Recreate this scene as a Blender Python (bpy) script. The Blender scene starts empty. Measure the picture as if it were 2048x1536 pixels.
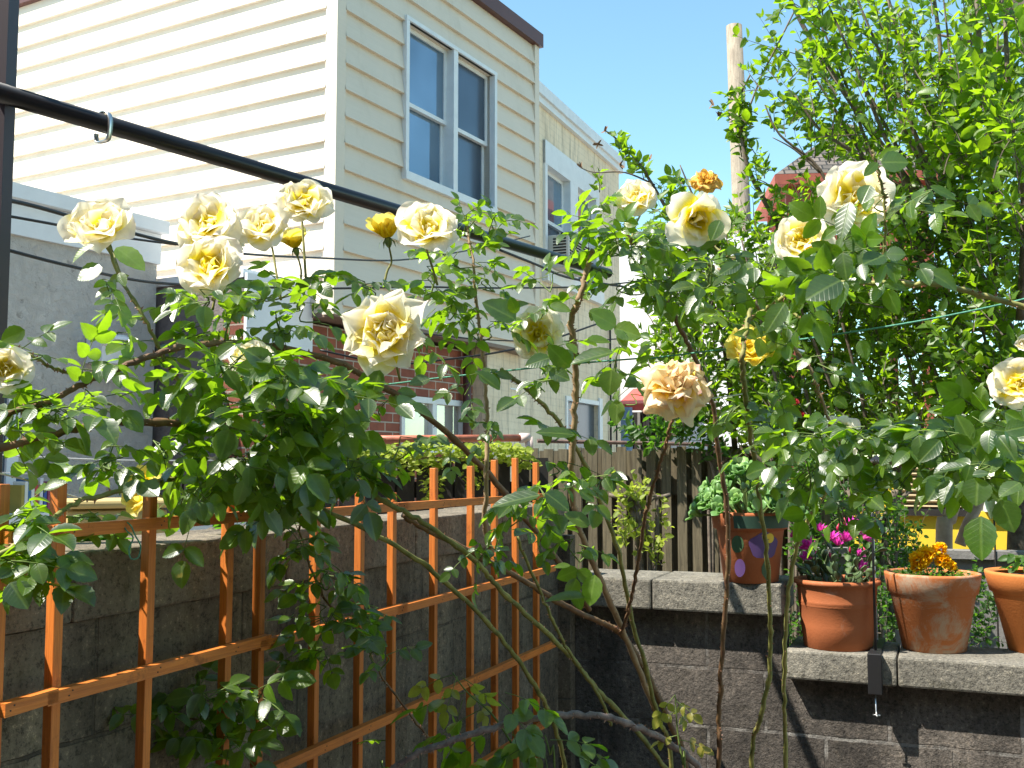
import bpy, math, random
import numpy as np
from mathutils import Vector, Matrix
S = bpy.context.scene
COL = S.collection
rng = random.Random(7)
nr = np.random.RandomState(11)
R = math.radians
PI = math.pi
# ------------------------------------------------------------------ camera
W2, H2, FP = 1024.0, 768.0, 2095.0
PITCH = R(4.4)
EYE = Vector((0, 0, 1.6))
def ray(x, y):
    dx = (x - W2) / FP; dy = (H2 - y) / FP
    return Vector((dx, math.cos(PITCH) - dy * math.sin(PITCH), math.sin(PITCH) + dy * math.cos(PITCH)))
def P(x, y, Y):
    r = ray(x, y)
    return EYE + r * (Y / r.y)
def hit(x, y, p0, n):
    r = ray(x, y); n = Vector(n)
    return EYE + r * ((Vector(p0) - EYE).dot(n) / r.dot(n))
def hitz(x, y, z):
    r = ray(x, y)
    return EYE + r * ((z - EYE.z) / r.z)
cam_d = bpy.data.cameras.new("camera"); cam = bpy.data.objects.new("camera", cam_d); COL.objects.link(cam)
cam.location = EYE; cam.rotation_euler = (R(90) + PITCH, 0, 0)
cam_d.sensor_width = 36; cam_d.lens = 36 * FP / 2048; cam_d.clip_end = 500; cam_d.clip_start = 0.02
S.camera = cam
# ------------------------------------------------------------------ frames
class Frame:
    def __init__(s, x, y, rot, z=0):
        s.o = Vector((x, y, z)); s.rot = rot
        s.m = Matrix.Translation(s.o) @ Matrix.Rotation(rot, 4, 'Z'); s.i = s.m.inverted()
        s.ex = Vector((math.cos(rot), math.sin(rot), 0)); s.ey = Vector((-math.sin(rot), math.cos(rot), 0))
    def w(s, a, b, c): return s.m @ Vector((a, b, c))
    def l(s, p): return s.i @ Vector(p)
    def py(s, x, y, b): return s.l(hit(x, y, s.w(0, b, 0), s.ey))     # pixel -> point of the local plane y = b
    def px(s, x, y, a): return s.l(hit(x, y, s.w(a, 0, 0), s.ex))     # pixel -> point of the local plane x = a
# ------------------------------------------------------------------ objects
def tag(o, label=None, cat=None, group=None, kind=None):
    if label: o['label'] = label
    if cat: o['category'] = cat
    if group: o['group'] = group
    if kind: o['kind'] = kind
    return o
def thing(name, label, cat, loc=(0, 0, 0), rot=0, group=None):
    o = bpy.data.objects.new(name, None); COL.objects.link(o)
    o.location = loc; o.rotation_euler = (0, 0, rot); o.empty_display_size = .1
    return tag(o, label, cat, group)
def fthing(name, label, cat, fr, group=None):
    return thing(name, label, cat, fr.o, fr.rot, group)
class MB:
    def __init__(s): s.v = []; s.f = []; s.uv = []; s.mi = []
    def quad(s, *p, m=0):
        n = len(s.v); s.v += [tuple(q) for q in p]; s.f.append(tuple(range(n, n + len(p)))); s.mi.append(m)
    def box(s, x0, x1, y0, y1, z0, z1, m=0):
        n = len(s.v)
        s.v += [(x0, y0, z0), (x1, y0, z0), (x1, y1, z0), (x0, y1, z0), (x0, y0, z1), (x1, y0, z1), (x1, y1, z1), (x0, y1, z1)]
        for f in ((0, 3, 2, 1), (4, 5, 6, 7), (0, 1, 5, 4), (1, 2, 6, 5), (2, 3, 7, 6), (3, 0, 4, 7)):
            s.f.append(tuple(n + i for i in f)); s.mi.append(m)
        return s
    def obox(s, c, ax, ay, az, m=0):          # oriented box: centre and three half axes
        n = len(s.v); c, ax, ay, az = map(Vector, (c, ax, ay, az))
        for k in ((-1, -1, -1), (1, -1, -1), (1, 1, -1), (-1, 1, -1), (-1, -1, 1), (1, -1, 1), (1, 1, 1), (-1, 1, 1)):
            s.v.append(tuple(c + ax * k[0] + ay * k[1] + az * k[2]))
        for f in ((0, 3, 2, 1), (4, 5, 6, 7), (0, 1, 5, 4), (1, 2, 6, 5), (2, 3, 7, 6), (3, 0, 4, 7)):
            s.f.append(tuple(n + i for i in f)); s.mi.append(m)
    def lathe(s, prof, cx=0, cy=0, seg=40, m=0, a0=0, a1=2 * PI):
        n = len(s.v); k = len(prof); full = abs(a1 - a0 - 2 * PI) < 1e-6; ns = seg if full else seg + 1
        for i in range(ns):
            a = a0 + (a1 - a0) * i / seg; c, sn = math.cos(a), math.sin(a)
            for r, z in prof: s.v.append((cx + r * c, cy + r * sn, z))
        for i in range(seg):
            j = (i + 1) % ns
            for q in range(k - 1):
                s.f.append((n + i * k + q, n + j * k + q, n + j * k + q + 1, n + i * k + q + 1)); s.mi.append(m)
    def tube(s, pts, rad, seg=6, caps=True, m=0):
        pts = [Vector(p) for p in pts]; N = len(pts)
        if not hasattr(rad, '__len__'): rad = [rad] * N
        n = len(s.v); up = Vector((0.13, 0.21, 0.97)); prev = None
        for i, p in enumerate(pts):
            t = (pts[min(i + 1, N - 1)] - pts[max(i - 1, 0)])
            t = t.normalized() if t.length > 1e-9 else Vector((0, 0, 1))
            if prev is None:
                a = t.cross(up)
                if a.length < .05: a = t.cross(Vector((1, 0, 0)))
            else: a = prev - t * prev.dot(t)
            a.normalize(); prev = a; b = t.cross(a)
            for k in range(seg):
                th = 2 * PI * k / seg
                s.v.append(tuple(p + (a * math.cos(th) + b * math.sin(th)) * rad[i]))
        for i in range(N - 1):
            for k in range(seg):
                k2 = (k + 1) % seg
                s.f.append((n + i * seg + k, n + i * seg + k2, n + (i + 1) * seg + k2, n + (i + 1) * seg + k)); s.mi.append(m)
        if caps:
            s.f.append(tuple(n + k for k in reversed(range(seg)))); s.mi.append(m)
            s.f.append(tuple(n + (N - 1) * seg + k for k in range(seg))); s.mi.append(m)
    def build(s, name, mats, parent=None, smooth=False, sub=None, bevel=0):
        off = Vector(sub) if sub is not None else Vector((0, 0, 0))
        me = bpy.data.meshes.new(name); me.from_pydata([tuple(Vector(v) - off) for v in s.v], [], s.f)
        if not isinstance(mats, (list, tuple)): mats = [mats]
        for mm in mats: me.materials.append(mm)
        if len(mats) > 1: me.polygons.foreach_set('material_index', s.mi)
        if smooth: me.polygons.foreach_set('use_smooth', [True] * len(s.f))
        me.update()
        o = bpy.data.objects.new(name, me); COL.objects.link(o)
        if parent is not None: o.parent = parent
        if bevel:
            b = o.modifiers.new('bevel', 'BEVEL'); b.width = bevel; b.segments = 2; b.limit_method = 'ANGLE'
        return o
def B(*a, **k): return MB().box(*a, **k)
def smooth_path(pts, n=6):
    pts = [Vector(p) for p in pts]; out = []
    for i in range(len(pts) - 1):
        p0 = pts[max(i - 1, 0)]; p1 = pts[i]; p2 = pts[i + 1]; p3 = pts[min(i + 2, len(pts) - 1)]
        for k in range(n):
            t = k / n
            out.append(.5 * ((2 * p1) + (p2 - p0) * t + (2 * p0 - 5 * p1 + 4 * p2 - p3) * t * t + (3 * p1 - p0 - 3 * p2 + p3) * t ** 3))
    out.append(pts[-1]); return out
# ------------------------------------------------------------------ materials
class M_:
    def __init__(s, name):
        s.m = bpy.data.materials.new(name); s.m.use_nodes = True; s.t = s.m.node_tree; s.t.nodes.clear()
        s.out = s.n('ShaderNodeOutputMaterial'); s.b = s.n('ShaderNodeBsdfPrincipled'); s.l(s.b, 'BSDF', s.out, 'Surface')
    def n(s, ty, **k):
        x = s.t.nodes.new(ty)
        for a, v in k.items():
            if a.startswith('i_'): x.inputs[a[2:].replace('_', ' ')].default_value = v
            else: setattr(x, a, v)
        return x
    def l(s, a, ao, b, bi): s.t.links.new(a.outputs[ao], b.inputs[bi])
    def co(s, scale=(1, 1, 1), kind='Object', rot=(0, 0, 0)):
        c = s.n('ShaderNodeTexCoord'); mp = s.n('ShaderNodeMapping'); mp.inputs['Scale'].default_value = scale
        mp.inputs['Rotation'].default_value = rot
        s.l(c, kind, mp, 'Vector'); return mp
    def noise(s, scale, detail=4, rough=.6, co=None, dist=0):
        x = s.n('ShaderNodeTexNoise'); x.inputs['Scale'].default_value = scale; x.inputs['Detail'].default_value = detail
        x.inputs['Roughness'].default_value = rough; x.inputs['Distortion'].default_value = dist
        if co is None: co = s.co()
        s.l(co, 'Vector', x, 'Vector'); return x
    def ramp(s, src, so, stops, interp='LINEAR'):
        r = s.n('ShaderNodeValToRGB'); r.color_ramp.interpolation = interp
        e = r.color_ramp.elements
        while len(e) < len(stops): e.new(.5)
        for el, (p, c) in zip(e, stops):
            el.position = p; el.color = (c[0], c[1], c[2], 1) if hasattr(c, '__len__') else (c, c, c, 1)
        s.l(src, so, r, 'Fac'); return r
    def mix(s, a, b, fac, mode='MIX'):
        x = s.n('ShaderNodeMix'); x.data_type = 'RGBA'; x.blend_type = mode
        for v, i in ((a, 6), (b, 7), (fac, 0)):
            if isinstance(v, tuple) and len(v) == 2 and hasattr(v[0], 'outputs'): s.t.links.new(v[0].outputs[v[1]], x.inputs[i])
            elif i == 0: x.inputs[0].default_value = v
            else: x.inputs[i].default_value = (v[0], v[1], v[2], 1)
        return (x, 2)
    def col(s, src):
        if isinstance(src, tuple) and len(src) == 2: s.t.links.new(src[0].outputs[src[1]], s.b.inputs['Base Color'])
        else: s.b.inputs['Base Color'].default_value = (*src, 1)
    def rough(s, v): s.b.inputs['Roughness'].default_value = v
    def bump(s, src, so, dist=.01, strength=1, prev=None):
        x = s.n('ShaderNodeBump'); x.inputs['Distance'].default_value = dist; x.inputs['Strength'].default_value = strength
        s.l(src, so, x, 'Height'); s.l(x, 'Normal', s.b, 'Normal')
        if prev is not None: s.l(prev, 'Normal', x, 'Normal')
        return x
def plain(name, col, rough=.6, metal=0, var=.12, scale=6, bump=0, bscale=60):
    m = M_(name); m.rough(rough); m.b.inputs['Metallic'].default_value = metal
    nz = m.noise(scale, 5)
    r = m.ramp(nz, 'Fac', [(.3, [c * (1 - var) for c in col]), (.7, [min(1, c * (1 + var)) for c in col])])
    m.col((r, 'Color'))
    if bump:
        b = m.noise(bscale, 4); m.bump(b, 'Fac', bump)
    return m.m
MAT = {}
MAT['white_trim'] = plain('white_paint', (.74, .76, .76), .45, var=.06, scale=9)
MAT['grey_white_trim'] = plain('grey_white_paint', (.76, .78, .80), .5, var=.05)  # even grey-white paint, slightly bluer than the white trim
MAT['brown_metal'] = plain('brown_roof_edge', (.10, .035, .028), .5)
MAT['black_metal'] = plain('black_metal', (.012, .012, .014), .32, .0, var=.3)
MAT['black_plastic'] = plain('black_plastic', (.01, .01, .011), .5, 0, var=.3)
MAT['steel'] = plain('bright_steel', (.62, .62, .60), .28, .9, var=.08)
MAT['twine_green'] = plain('green_twine', (.10, .30, .22), .9, var=.4, scale=300, bump=.001, bscale=900)
MAT['twine_white'] = plain('white_string', (.6, .6, .58), .8, var=.1)
MAT['rust_pipe'] = plain('rust_red_pipe', (.42, .13, .07), .55, 0, var=.35, scale=14)
MAT['dark_wood'] = plain('dark_fence_wood', (.014, .011, .010), .75, var=.35, scale=20)
MAT['tan_plastic'] = plain('tan_crate', (.50, .38, .15), .55, var=.08)
MAT['awning'] = plain('red_awning', (.45, .06, .05), .7, var=.12)
MAT['soil'] = plain('potting_soil', (.05, .035, .025), .95, var=.5, scale=60, bump=.006, bscale=90)
MAT['ground'] = plain('garden_soil', (.11, .09, .07), .95, var=.35, scale=3, bump=.02, bscale=12)
MAT['bounce_ground'] = plain('pale_bounce_ground', (.32, .29, .25), .9, var=.12, scale=1.5, bump=.003, bscale=40)  # pale colour of the ground sheets added for bounce light
MAT['gray_boards'] = plain('grey_weathered_boards', (.20, .19, .18), .8, var=.25, scale=5, bump=.004, bscale=30)
MAT['yellow_wall'] = plain('yellow_painted_board', (.80, .55, .04), .55, var=.10, scale=3)
MAT['red_wood'] = plain('red_brown_painted_wood', (.30, .07, .04), .65, var=.18, scale=12)
MAT['white_house'] = plain('white_stucco', (.80, .80, .80), .75, var=.03, scale=2, bump=.002, bscale=50)
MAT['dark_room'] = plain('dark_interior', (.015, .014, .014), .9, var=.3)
# glass
def glass(name, tint, refl=.55):
    m = M_(name); m.rough(.04)
    co = m.co(); nz = m.noise(1.2, 2, co=co)
    r = m.ramp(nz, 'Fac', [(.35, [c * .8 for c in tint]), (.65, [c * 1.15 for c in tint])]); m.col((r, 'Color'))
    m.b.inputs['Metallic'].default_value = refl; m.b.inputs['Specular IOR Level'].default_value = .8
    b = m.noise(2.2, 1); m.bump(b, 'Fac', .01, .25)
    return m.m
MAT['glass'] = glass('window_glass', (.20, .29, .38))
MAT['screen'] = glass('window_glass_behind_screen', (.09, .12, .16), .5)
MAT['screen'].node_tree.nodes['Principled BSDF'].inputs['Roughness'].default_value = .22
# siding
def siding(name, col):
    m = M_(name); m.rough(.55)
    n1 = m.noise(1.1, 4); n2 = m.noise(1, 3, co=m.co((3, 3, 60)))
    a = m.ramp(n1, 'Fac', [(.35, [c * .95 for c in col]), (.65, col)])
    b = m.ramp(n2, 'Fac', [(.3, (.95, .95, .94)), (.7, (1, 1, 1))])
    n4 = m.noise(2.3, 6, .75, co=m.co((1, 1, .35))); g4 = m.ramp(n4, 'Fac', [(.30, (.86, .85, .82)), (.46, (1, 1, 1))])
    m.col(m.mix(m.mix((a, 'Color'), (b, 'Color'), 1.0, 'MULTIPLY'), (g4, 'Color'), .8, 'MULTIPLY'))
    n3 = m.noise(70, 3, co=m.co((.4, .4, 3))); m.bump(n3, 'Fac', .0015, .5)
    return m.m
MAT['siding'] = siding('cream_siding', (.76, .66, .53))
# stucco (grey)
def stucco(name, c0, c1, dark, bump=.006):
    m = M_(name); m.rough(.9)
    n1 = m.noise(1.6, 6, .7); n2 = m.noise(9, 6, .75, dist=1.2)
    a = m.ramp(n1, 'Fac', [(.3, c0), (.7, c1)])
    k = m.ramp(n2, 'Fac', [(.33, dark), (.41, (1, 1, 1))])
    m.col(m.mix((a, 'Color'), (k, 'Color'), .75, 'MULTIPLY'))
    n3 = m.noise(14, 8, .75, dist=.6); m.bump(n3, 'Fac', bump, 1)
    return m.m
MAT['stucco'] = stucco('grey_stucco', (.58, .545, .50), (.74, .70, .65), (.50, .47, .45), .04)
MAT['dark_stucco'] = stucco('old_brown_stucco', (.18, .15, .14), (.27, .23, .22), (.35, .3, .28), .03)
def beige():
    m = M_('stained_beige_stucco'); m.rough(.9)
    n1 = m.noise(2.2, 6, .7)
    a = m.ramp(n1, 'Fac', [(.3, (.74, .60, .42)), (.7, (.90, .77, .57))])
    # brick courses ghosting through and black run marks
    wv = m.n('ShaderNodeTexWave', wave_type='BANDS', bands_direction='Z'); wv.inputs['Scale'].default_value = 4.2
    wv.inputs['Distortion'].default_value = 1.6; wv.inputs['Detail'].default_value = 4; m.l(m.co((.25, .25, 1)), 'Vector', wv, 'Vector')
    w = m.ramp(wv, 'Fac', [(0, (.72, .72, .72)), (.16, (1, 1, 1))])
    c1 = m.mix((a, 'Color'), (w, 'Color'), .28, 'MULTIPLY')
    n2 = m.noise(7, 6, .8, co=m.co((1.6, 1.6, .18)))
    k = m.ramp(n2, 'Fac', [(.36, (.34, .34, .34)), (.50, (1, 1, 1))])
    m.col(m.mix(c1, (k, 'Color'), .7, 'MULTIPLY'))
    n3 = m.noise(25, 5); m.bump(n3, 'Fac', .006, .8)
    return m.m
MAT['beige'] = beige()
def brick():
    m = M_('red_brick'); m.rough(.85)
    # local x or y runs along the wall: sum them so both faces get courses
    c = m.n('ShaderNodeTexCoord'); sp = m.n('ShaderNodeSeparateXYZ'); m.l(c, 'Object', sp, 'Vector')
    ad = m.n('ShaderNodeMath', operation='ADD'); m.l(sp, 'X', ad, 0); m.l(sp, 'Y', ad, 1)
    cb = m.n('ShaderNodeCombineXYZ'); m.l(ad, 'Value', cb, 'X'); m.l(sp, 'Z', cb, 'Y')
    b = m.n('ShaderNodeTexBrick'); m.l(cb, 'Vector', b, 'Vector')
    b.inputs['Scale'].default_value = 1; b.inputs['Brick Width'].default_value = .215; b.inputs['Row Height'].default_value = .078
    b.inputs['Mortar Size'].default_value = .0065; b.inputs['Mortar Smooth'].default_value = .2; b.inputs['Bias'].default_value = 0
    b.inputs['Color1'].default_value = (.37, .115, .06, 1); b.inputs['Color2'].default_value = (.26, .075, .045, 1)
    b.inputs['Mortar'].default_value = (.50, .42, .34, 1)
    n = m.noise(12, 5); r = m.ramp(n, 'Fac', [(.3, .7), (.7, 1.1)])
    m.col(m.mix((b, 'Color'), (r, 'Color'), .7, 'MULTIPLY'))
    inv = m.ramp(b, 'Fac', [(0, 1), (1, 0)]); m.bump(inv, 'Color', .008, 1)
    return m.m
MAT['brick'] = brick()
# concrete block walls
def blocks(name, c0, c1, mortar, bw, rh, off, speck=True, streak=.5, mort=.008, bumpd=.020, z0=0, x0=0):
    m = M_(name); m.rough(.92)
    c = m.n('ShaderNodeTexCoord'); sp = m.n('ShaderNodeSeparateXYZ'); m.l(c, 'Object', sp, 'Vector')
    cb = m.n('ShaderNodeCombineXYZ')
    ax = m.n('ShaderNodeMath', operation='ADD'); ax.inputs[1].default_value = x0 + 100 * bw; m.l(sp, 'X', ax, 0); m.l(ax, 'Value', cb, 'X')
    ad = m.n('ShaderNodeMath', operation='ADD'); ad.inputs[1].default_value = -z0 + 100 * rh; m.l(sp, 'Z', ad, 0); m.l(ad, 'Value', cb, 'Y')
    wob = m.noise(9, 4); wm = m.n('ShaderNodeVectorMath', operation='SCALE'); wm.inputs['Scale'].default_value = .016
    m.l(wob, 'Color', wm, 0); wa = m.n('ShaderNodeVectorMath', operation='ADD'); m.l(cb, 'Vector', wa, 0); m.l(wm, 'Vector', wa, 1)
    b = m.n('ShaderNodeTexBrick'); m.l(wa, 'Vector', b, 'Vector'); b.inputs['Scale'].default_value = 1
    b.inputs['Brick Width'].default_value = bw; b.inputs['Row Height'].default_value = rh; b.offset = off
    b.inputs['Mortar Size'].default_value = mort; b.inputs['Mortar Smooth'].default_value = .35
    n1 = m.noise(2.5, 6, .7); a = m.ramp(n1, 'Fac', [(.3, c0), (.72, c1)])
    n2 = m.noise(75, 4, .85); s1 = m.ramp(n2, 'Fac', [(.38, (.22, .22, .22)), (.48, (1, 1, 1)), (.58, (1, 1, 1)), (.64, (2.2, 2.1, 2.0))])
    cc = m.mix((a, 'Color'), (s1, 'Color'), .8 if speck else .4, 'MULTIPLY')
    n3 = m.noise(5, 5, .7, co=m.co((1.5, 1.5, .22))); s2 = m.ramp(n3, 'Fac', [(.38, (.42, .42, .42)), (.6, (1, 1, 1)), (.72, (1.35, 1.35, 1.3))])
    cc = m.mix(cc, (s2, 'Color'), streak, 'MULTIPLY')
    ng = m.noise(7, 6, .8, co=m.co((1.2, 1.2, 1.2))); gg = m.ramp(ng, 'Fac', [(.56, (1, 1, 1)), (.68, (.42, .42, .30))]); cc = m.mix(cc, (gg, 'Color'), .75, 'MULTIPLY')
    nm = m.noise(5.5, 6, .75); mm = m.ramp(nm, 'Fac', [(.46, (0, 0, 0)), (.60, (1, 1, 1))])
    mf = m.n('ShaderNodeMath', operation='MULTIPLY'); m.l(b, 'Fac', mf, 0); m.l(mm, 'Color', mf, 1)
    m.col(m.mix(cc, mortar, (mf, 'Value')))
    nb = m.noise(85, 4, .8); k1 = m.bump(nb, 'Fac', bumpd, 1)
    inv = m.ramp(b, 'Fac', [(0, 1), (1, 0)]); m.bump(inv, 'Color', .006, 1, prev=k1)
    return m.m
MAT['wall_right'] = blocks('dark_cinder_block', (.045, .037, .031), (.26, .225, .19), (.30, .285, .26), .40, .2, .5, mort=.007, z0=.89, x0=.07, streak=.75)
MAT['wall_left'] = blocks('grey_brown_concrete_block', (.115, .088, .058), (.25, .20, .14), (.06, .048, .034), .40, .2, .5, mort=.004, z0=1.352-.2, x0=.12, bumpd=.004, streak=.8)
MAT['coping'] = blocks('grey_coping_concrete', (.13, .12, .095), (.27, .25, .205), (.2, .2, .18), 5, 5, 0, mort=.001, bumpd=.006, streak=.35)
MAT['coping_left'] = blocks('brown_coping_concrete', (.12, .098, .066), (.25, .21, .155), (.1, .1, .1), 5, 5, 0, mort=.001, bumpd=.004, streak=.5)
# stained cedar for the trellis
def wood(name, c0, c1, sc=(30, 30, 1.5), rough=.55, k=6):
    m = M_(name); m.rough(rough)
    n = m.noise(k, 6, .7, co=m.co(sc), dist=.5); r = m.ramp(n, 'Fac', [(.28, c0), (.68, c1)])
    n2 = m.noise(3, 3); r2 = m.ramp(n2, 'Fac', [(.35, .75), (.65, 1.12)])
    nd = m.noise(13, 5, .8); rd = m.ramp(nd, 'Fac', [(.30, (.35, .30, .28)), (.42, (1, 1, 1))])
    m.col(m.mix(m.mix((r, 'Color'), (r2, 'Color'), .7, 'MULTIPLY'), (rd, 'Color'), .7, 'MULTIPLY')); m.bump(n, 'Fac', .0015, .6)
    return m.m
MAT['cedar'] = wood('orange_stained_cedar', (.40, .10, .014), (.68, .205, .030))
MAT['cedar_h'] = wood('orange_stained_cedar_rail', (.40, .10, .014), (.68, .205, .030), (1.5, 30, 30))
MAT['fence'] = wood('weathered_fence_board', (.045, .037, .020), (.20, .165, .10), (20, 20, 1.0), .85, 5)
MAT['pole'] = wood('weathered_pole_wood', (.09, .07, .05), (.40, .33, .25), (14, 14, .35), .9, 9)
def terracotta(name, base, pale, amt):
    m = M_(name); m.rough(.8)
    n = m.noise(4, 6, .7); r = m.ramp(n, 'Fac', [(.35, [c * .85 for c in base]), (.65, base)])
    n2 = m.noise(9, 7, .75, dist=.8); r2 = m.ramp(n2, 'Fac', [(.58 - amt, (0, 0, 0)), (.72 - amt, (1, 1, 1))])
    m.col(m.mix((r, 'Color'), pale, (r2, 'Color')))
    b = m.noise(150, 3); m.bump(b, 'Fac', .001, .7); return m.m
MAT['terra'] = terracotta('terracotta', (.40, .115, .035), (.46, .26, .17), -.04)
MAT['terra_pale'] = terracotta('terracotta_with_lime_bloom', (.48, .15, .04), (.44, .30, .20), .10)
MAT['terra_bright'] = terracotta('bright_orange_terracotta', (.60, .19, .04), (.6, .3, .15), -.08)
MAT['shingle'] = None
def shingle():
    m = M_('grey_wood_shingles'); m.rough(.9)
    b = m.n('ShaderNodeTexBrick'); m.l(m.co(kind='UV'), 'Vector', b, 'Vector')
    b.inputs['Scale'].default_value = 1; b.inputs['Brick Width'].default_value = .16; b.inputs['Row Height'].default_value = .13
    b.inputs['Mortar Size'].default_value = .012
    b.inputs['Color1'].default_value = (.16, .13, .11, 1); b.inputs['Color2'].default_value = (.08, .07, .06, 1); b.inputs['Mortar'].default_value = (.02, .02, .02, 1)
    m.col((b, 'Color')); inv = m.ramp(b, 'Fac', [(0, 1), (1, 0)]); m.bump(inv, 'Color', .02, 1); return m.m
MAT['shingle'] = shingle()
MAT['corrugated'] = plain('tan_corrugated_sheet', (.42, .33, .20), .6, var=.08)
# ================================================================== SETTING
gm = MB(); gm.quad((-60, -60, 0), (60, -60, 0), (60, 90, 0), (-60, 90, 0))
tag(gm.build('ground', MAT['ground']), 'bare garden soil between the block walls', None, None, 'structure')
del_cat = None
# ---- cream house -----------------------------------------------------
FH = Frame(-1.327, 7.7, R(60.7))          # local x along the window face, local -y faces the garden, local -x faces left-front
house = fthing('row_house', 'cream sided two storey house with brown roof edge, brick ground floor and double window', 'house', FH)
HL = 3.16
zt = FH.py(1068, 93, 0).z                 # roof line
zb = 2.73
LAP = .2068
zl0 = FH.py(680, 17, 0).z                 # one known lap line
# window opening on the right face
tl = FH.py(812, 44, 0); bl = FH.py(805, 352, 0); tr = FH.py(983, 155, 0); br = FH.py(977, 408, 0)
wx0 = (tl.x + bl.x) / 2; wx1 = (tr.x + br.x) / 2; wz1 = (tl.z + tr.z) / 2; wz0 = (bl.z + br.z) / 2
def laps(mb, axis, a0, a1, z0, z1, holes=()):
    """clapboards: each board slopes out towards its lower edge"""
    k = math.floor((z0 - zl0) / LAP); z = zl0 + k * LAP
    dp = .034
    def seg(p, q, lo, hi, o_lo, o_hi):
        if axis == 'x':   # wall on plane y=0, facing -y
            f = lambda a, o, zz: (a, -o, zz)
        else:             # wall on plane x=0, facing -x ; a runs along +y
            f = lambda a, o, zz: (-o, a, zz)
        A, Bq, C, D = f(p, o_lo, lo), f(q, o_lo, lo), f(q, o_hi, hi), f(p, o_hi, hi)
        E, F_ = f(p, 0, lo), f(q, 0, lo)
        if axis == 'x': mb.quad(A, Bq, C, D); mb.quad(E, F_, Bq, A)
        else: mb.quad(Bq, A, D, C); mb.quad(F_, E, A, Bq)
    while z < z1:
        lo, hi = max(z, z0), min(z + LAP, z1)
        if hi - lo > .01:
            o_lo = dp * (1 - (lo - z) / LAP) + .002; o_hi = dp * (1 - (hi - z) / LAP) + .002
            spans = [(a0, a1)]
            for (h0, h1, g0, g1) in holes:
                if lo < g1 and hi > g0:
                    spans = [(s0, s1) for (p, q) in spans for (s0, s1) in ((p, min(q, h0)), (max(p, h1), q)) if s1 - s0 > .01]
            cuts = sorted({lo, hi} | {g for (h0, h1, g0, g1) in holes for g in (g0, g1) if lo < g < hi})
            for ca, cb_ in zip(cuts[:-1], cuts[1:]):
                sp = [(a0, a1)]
                for (h0, h1, g0, g1) in holes:
                    if ca < g1 - 1e-6 and cb_ > g0 + 1e-6:
                        sp = [(s0, s1) for (p, q) in sp for (s0, s1) in ((p, min(q, h0)), (max(p, h1), q)) if s1 - s0 > .01]
                oa = dp * (1 - (ca - z) / LAP) + .002; ob = dp * (1 - (cb_ - z) / LAP) + .002
                for p, q in sp: seg(p, q, ca, cb_, oa, ob)
        z += LAP
mb = MB(); laps(mb, 'x', .075, HL - .02, zb, zt, [(wx0, wx1, wz0, wz1)])
mb.build('siding', MAT['siding'], house)
mb = MB(); laps(mb, 'y', .075, 9.0, zb, zt + .001); laps(mb, 'y', 4.2, 9.0, zt, zt + 1.0)
mb.build('siding', MAT['siding'], house)
mb = MB()
mb.box(-.03, .078, -.03, .078, zb - .02, zt); mb.build('corner_trim', MAT['siding'], house); mb = MB()
mb.box(HL - .03, HL + .06, -.035, .08, zb - .02, zt)    # far corner post
mb.build('corner_trim', MAT['siding'], house)
# core of the upper storey (with an opening for the window)
mb = MB()
mb.box(.01, wx0, .004, .3, zb, zt - .01); mb.box(wx1, HL, .004, .3, zb, zt - .01)
mb.box(wx0, wx1, .004, .3, zb, wz0); mb.box(wx0, wx1, .004, .3, wz1, zt - .01)
mb.box(.005, .3, .3, 9, zb, zt - .01); mb.box(.3, HL, .303, 9, zb, zt - .012)
mb.build('wall', MAT['siding'], house)
B(.01, HL, 4.2, 9, zt + .145, zt + 1.0).build('upper_block', MAT['siding'], house)
mb = MB(); mb.box(.02, HL + .09, -.07, 9, zt, zt + .14); mb.box(-.06, .02, -.07, 4.2, zt, zt + .14)
mb.build('roof', MAT['brown_metal'], house)
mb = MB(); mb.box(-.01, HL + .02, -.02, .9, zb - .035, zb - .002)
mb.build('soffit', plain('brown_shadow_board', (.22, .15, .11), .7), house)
# double window: two sashes side by side, each double hung
win = MB()
mid = (wx0 + wx1) / 2 + .02
F0 = .045
win.box(wx0 - F0, wx1 + F0, -.055, -.01, wz1, wz1 + F0 * .8); win.box(wx0 - F0, wx1 + F0, -.06, -.01, wz0 - .07, wz0)
win.box(wx0 - F0, wx0, -.053, .1, wz0, wz1); win.box(wx1, wx1 + F0, -.053, .1, wz0, wz1)
win.box(mid - .035, mid + .035, -.05, .11, wz0, wz1)
w = win.build('window', MAT['white_trim'], house)
for (p, q, g, lab) in ((wx0, mid - .035, 'glass', 'clear'), (mid + .035, wx1, 'screen', 'screened')):
    zm = (wz0 + wz1) / 2 - .02
    for (z0_, z1_, yy) in ((zm - .02, wz1, .03), (wz0, zm + .02, .065)):
        fr = MB(); t = .035
        y1 = yy + .03
        fr.box(p, p + t, yy, y1, z0_, z1_); fr.box(q - t, q, yy, y1, z0_, z1_)
        fr.box(p + t, q - t, yy, y1, z0_, z0_ + t); fr.box(p + t, q - t, yy, y1, z1_ - t, z1_)
        fr.build('sash', MAT['white_trim'], w)
        B(p + t, q - t, yy + .012, yy + .018, z0_ + t, z1_ - t).build('pane', MAT[g], w)
B(wx0, wx1, .12, .14, wz0, wz1).build('dark_room_sheet', MAT['dark_room'], w)  # near-black sheet standing for the darkness of the unlit room
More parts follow.
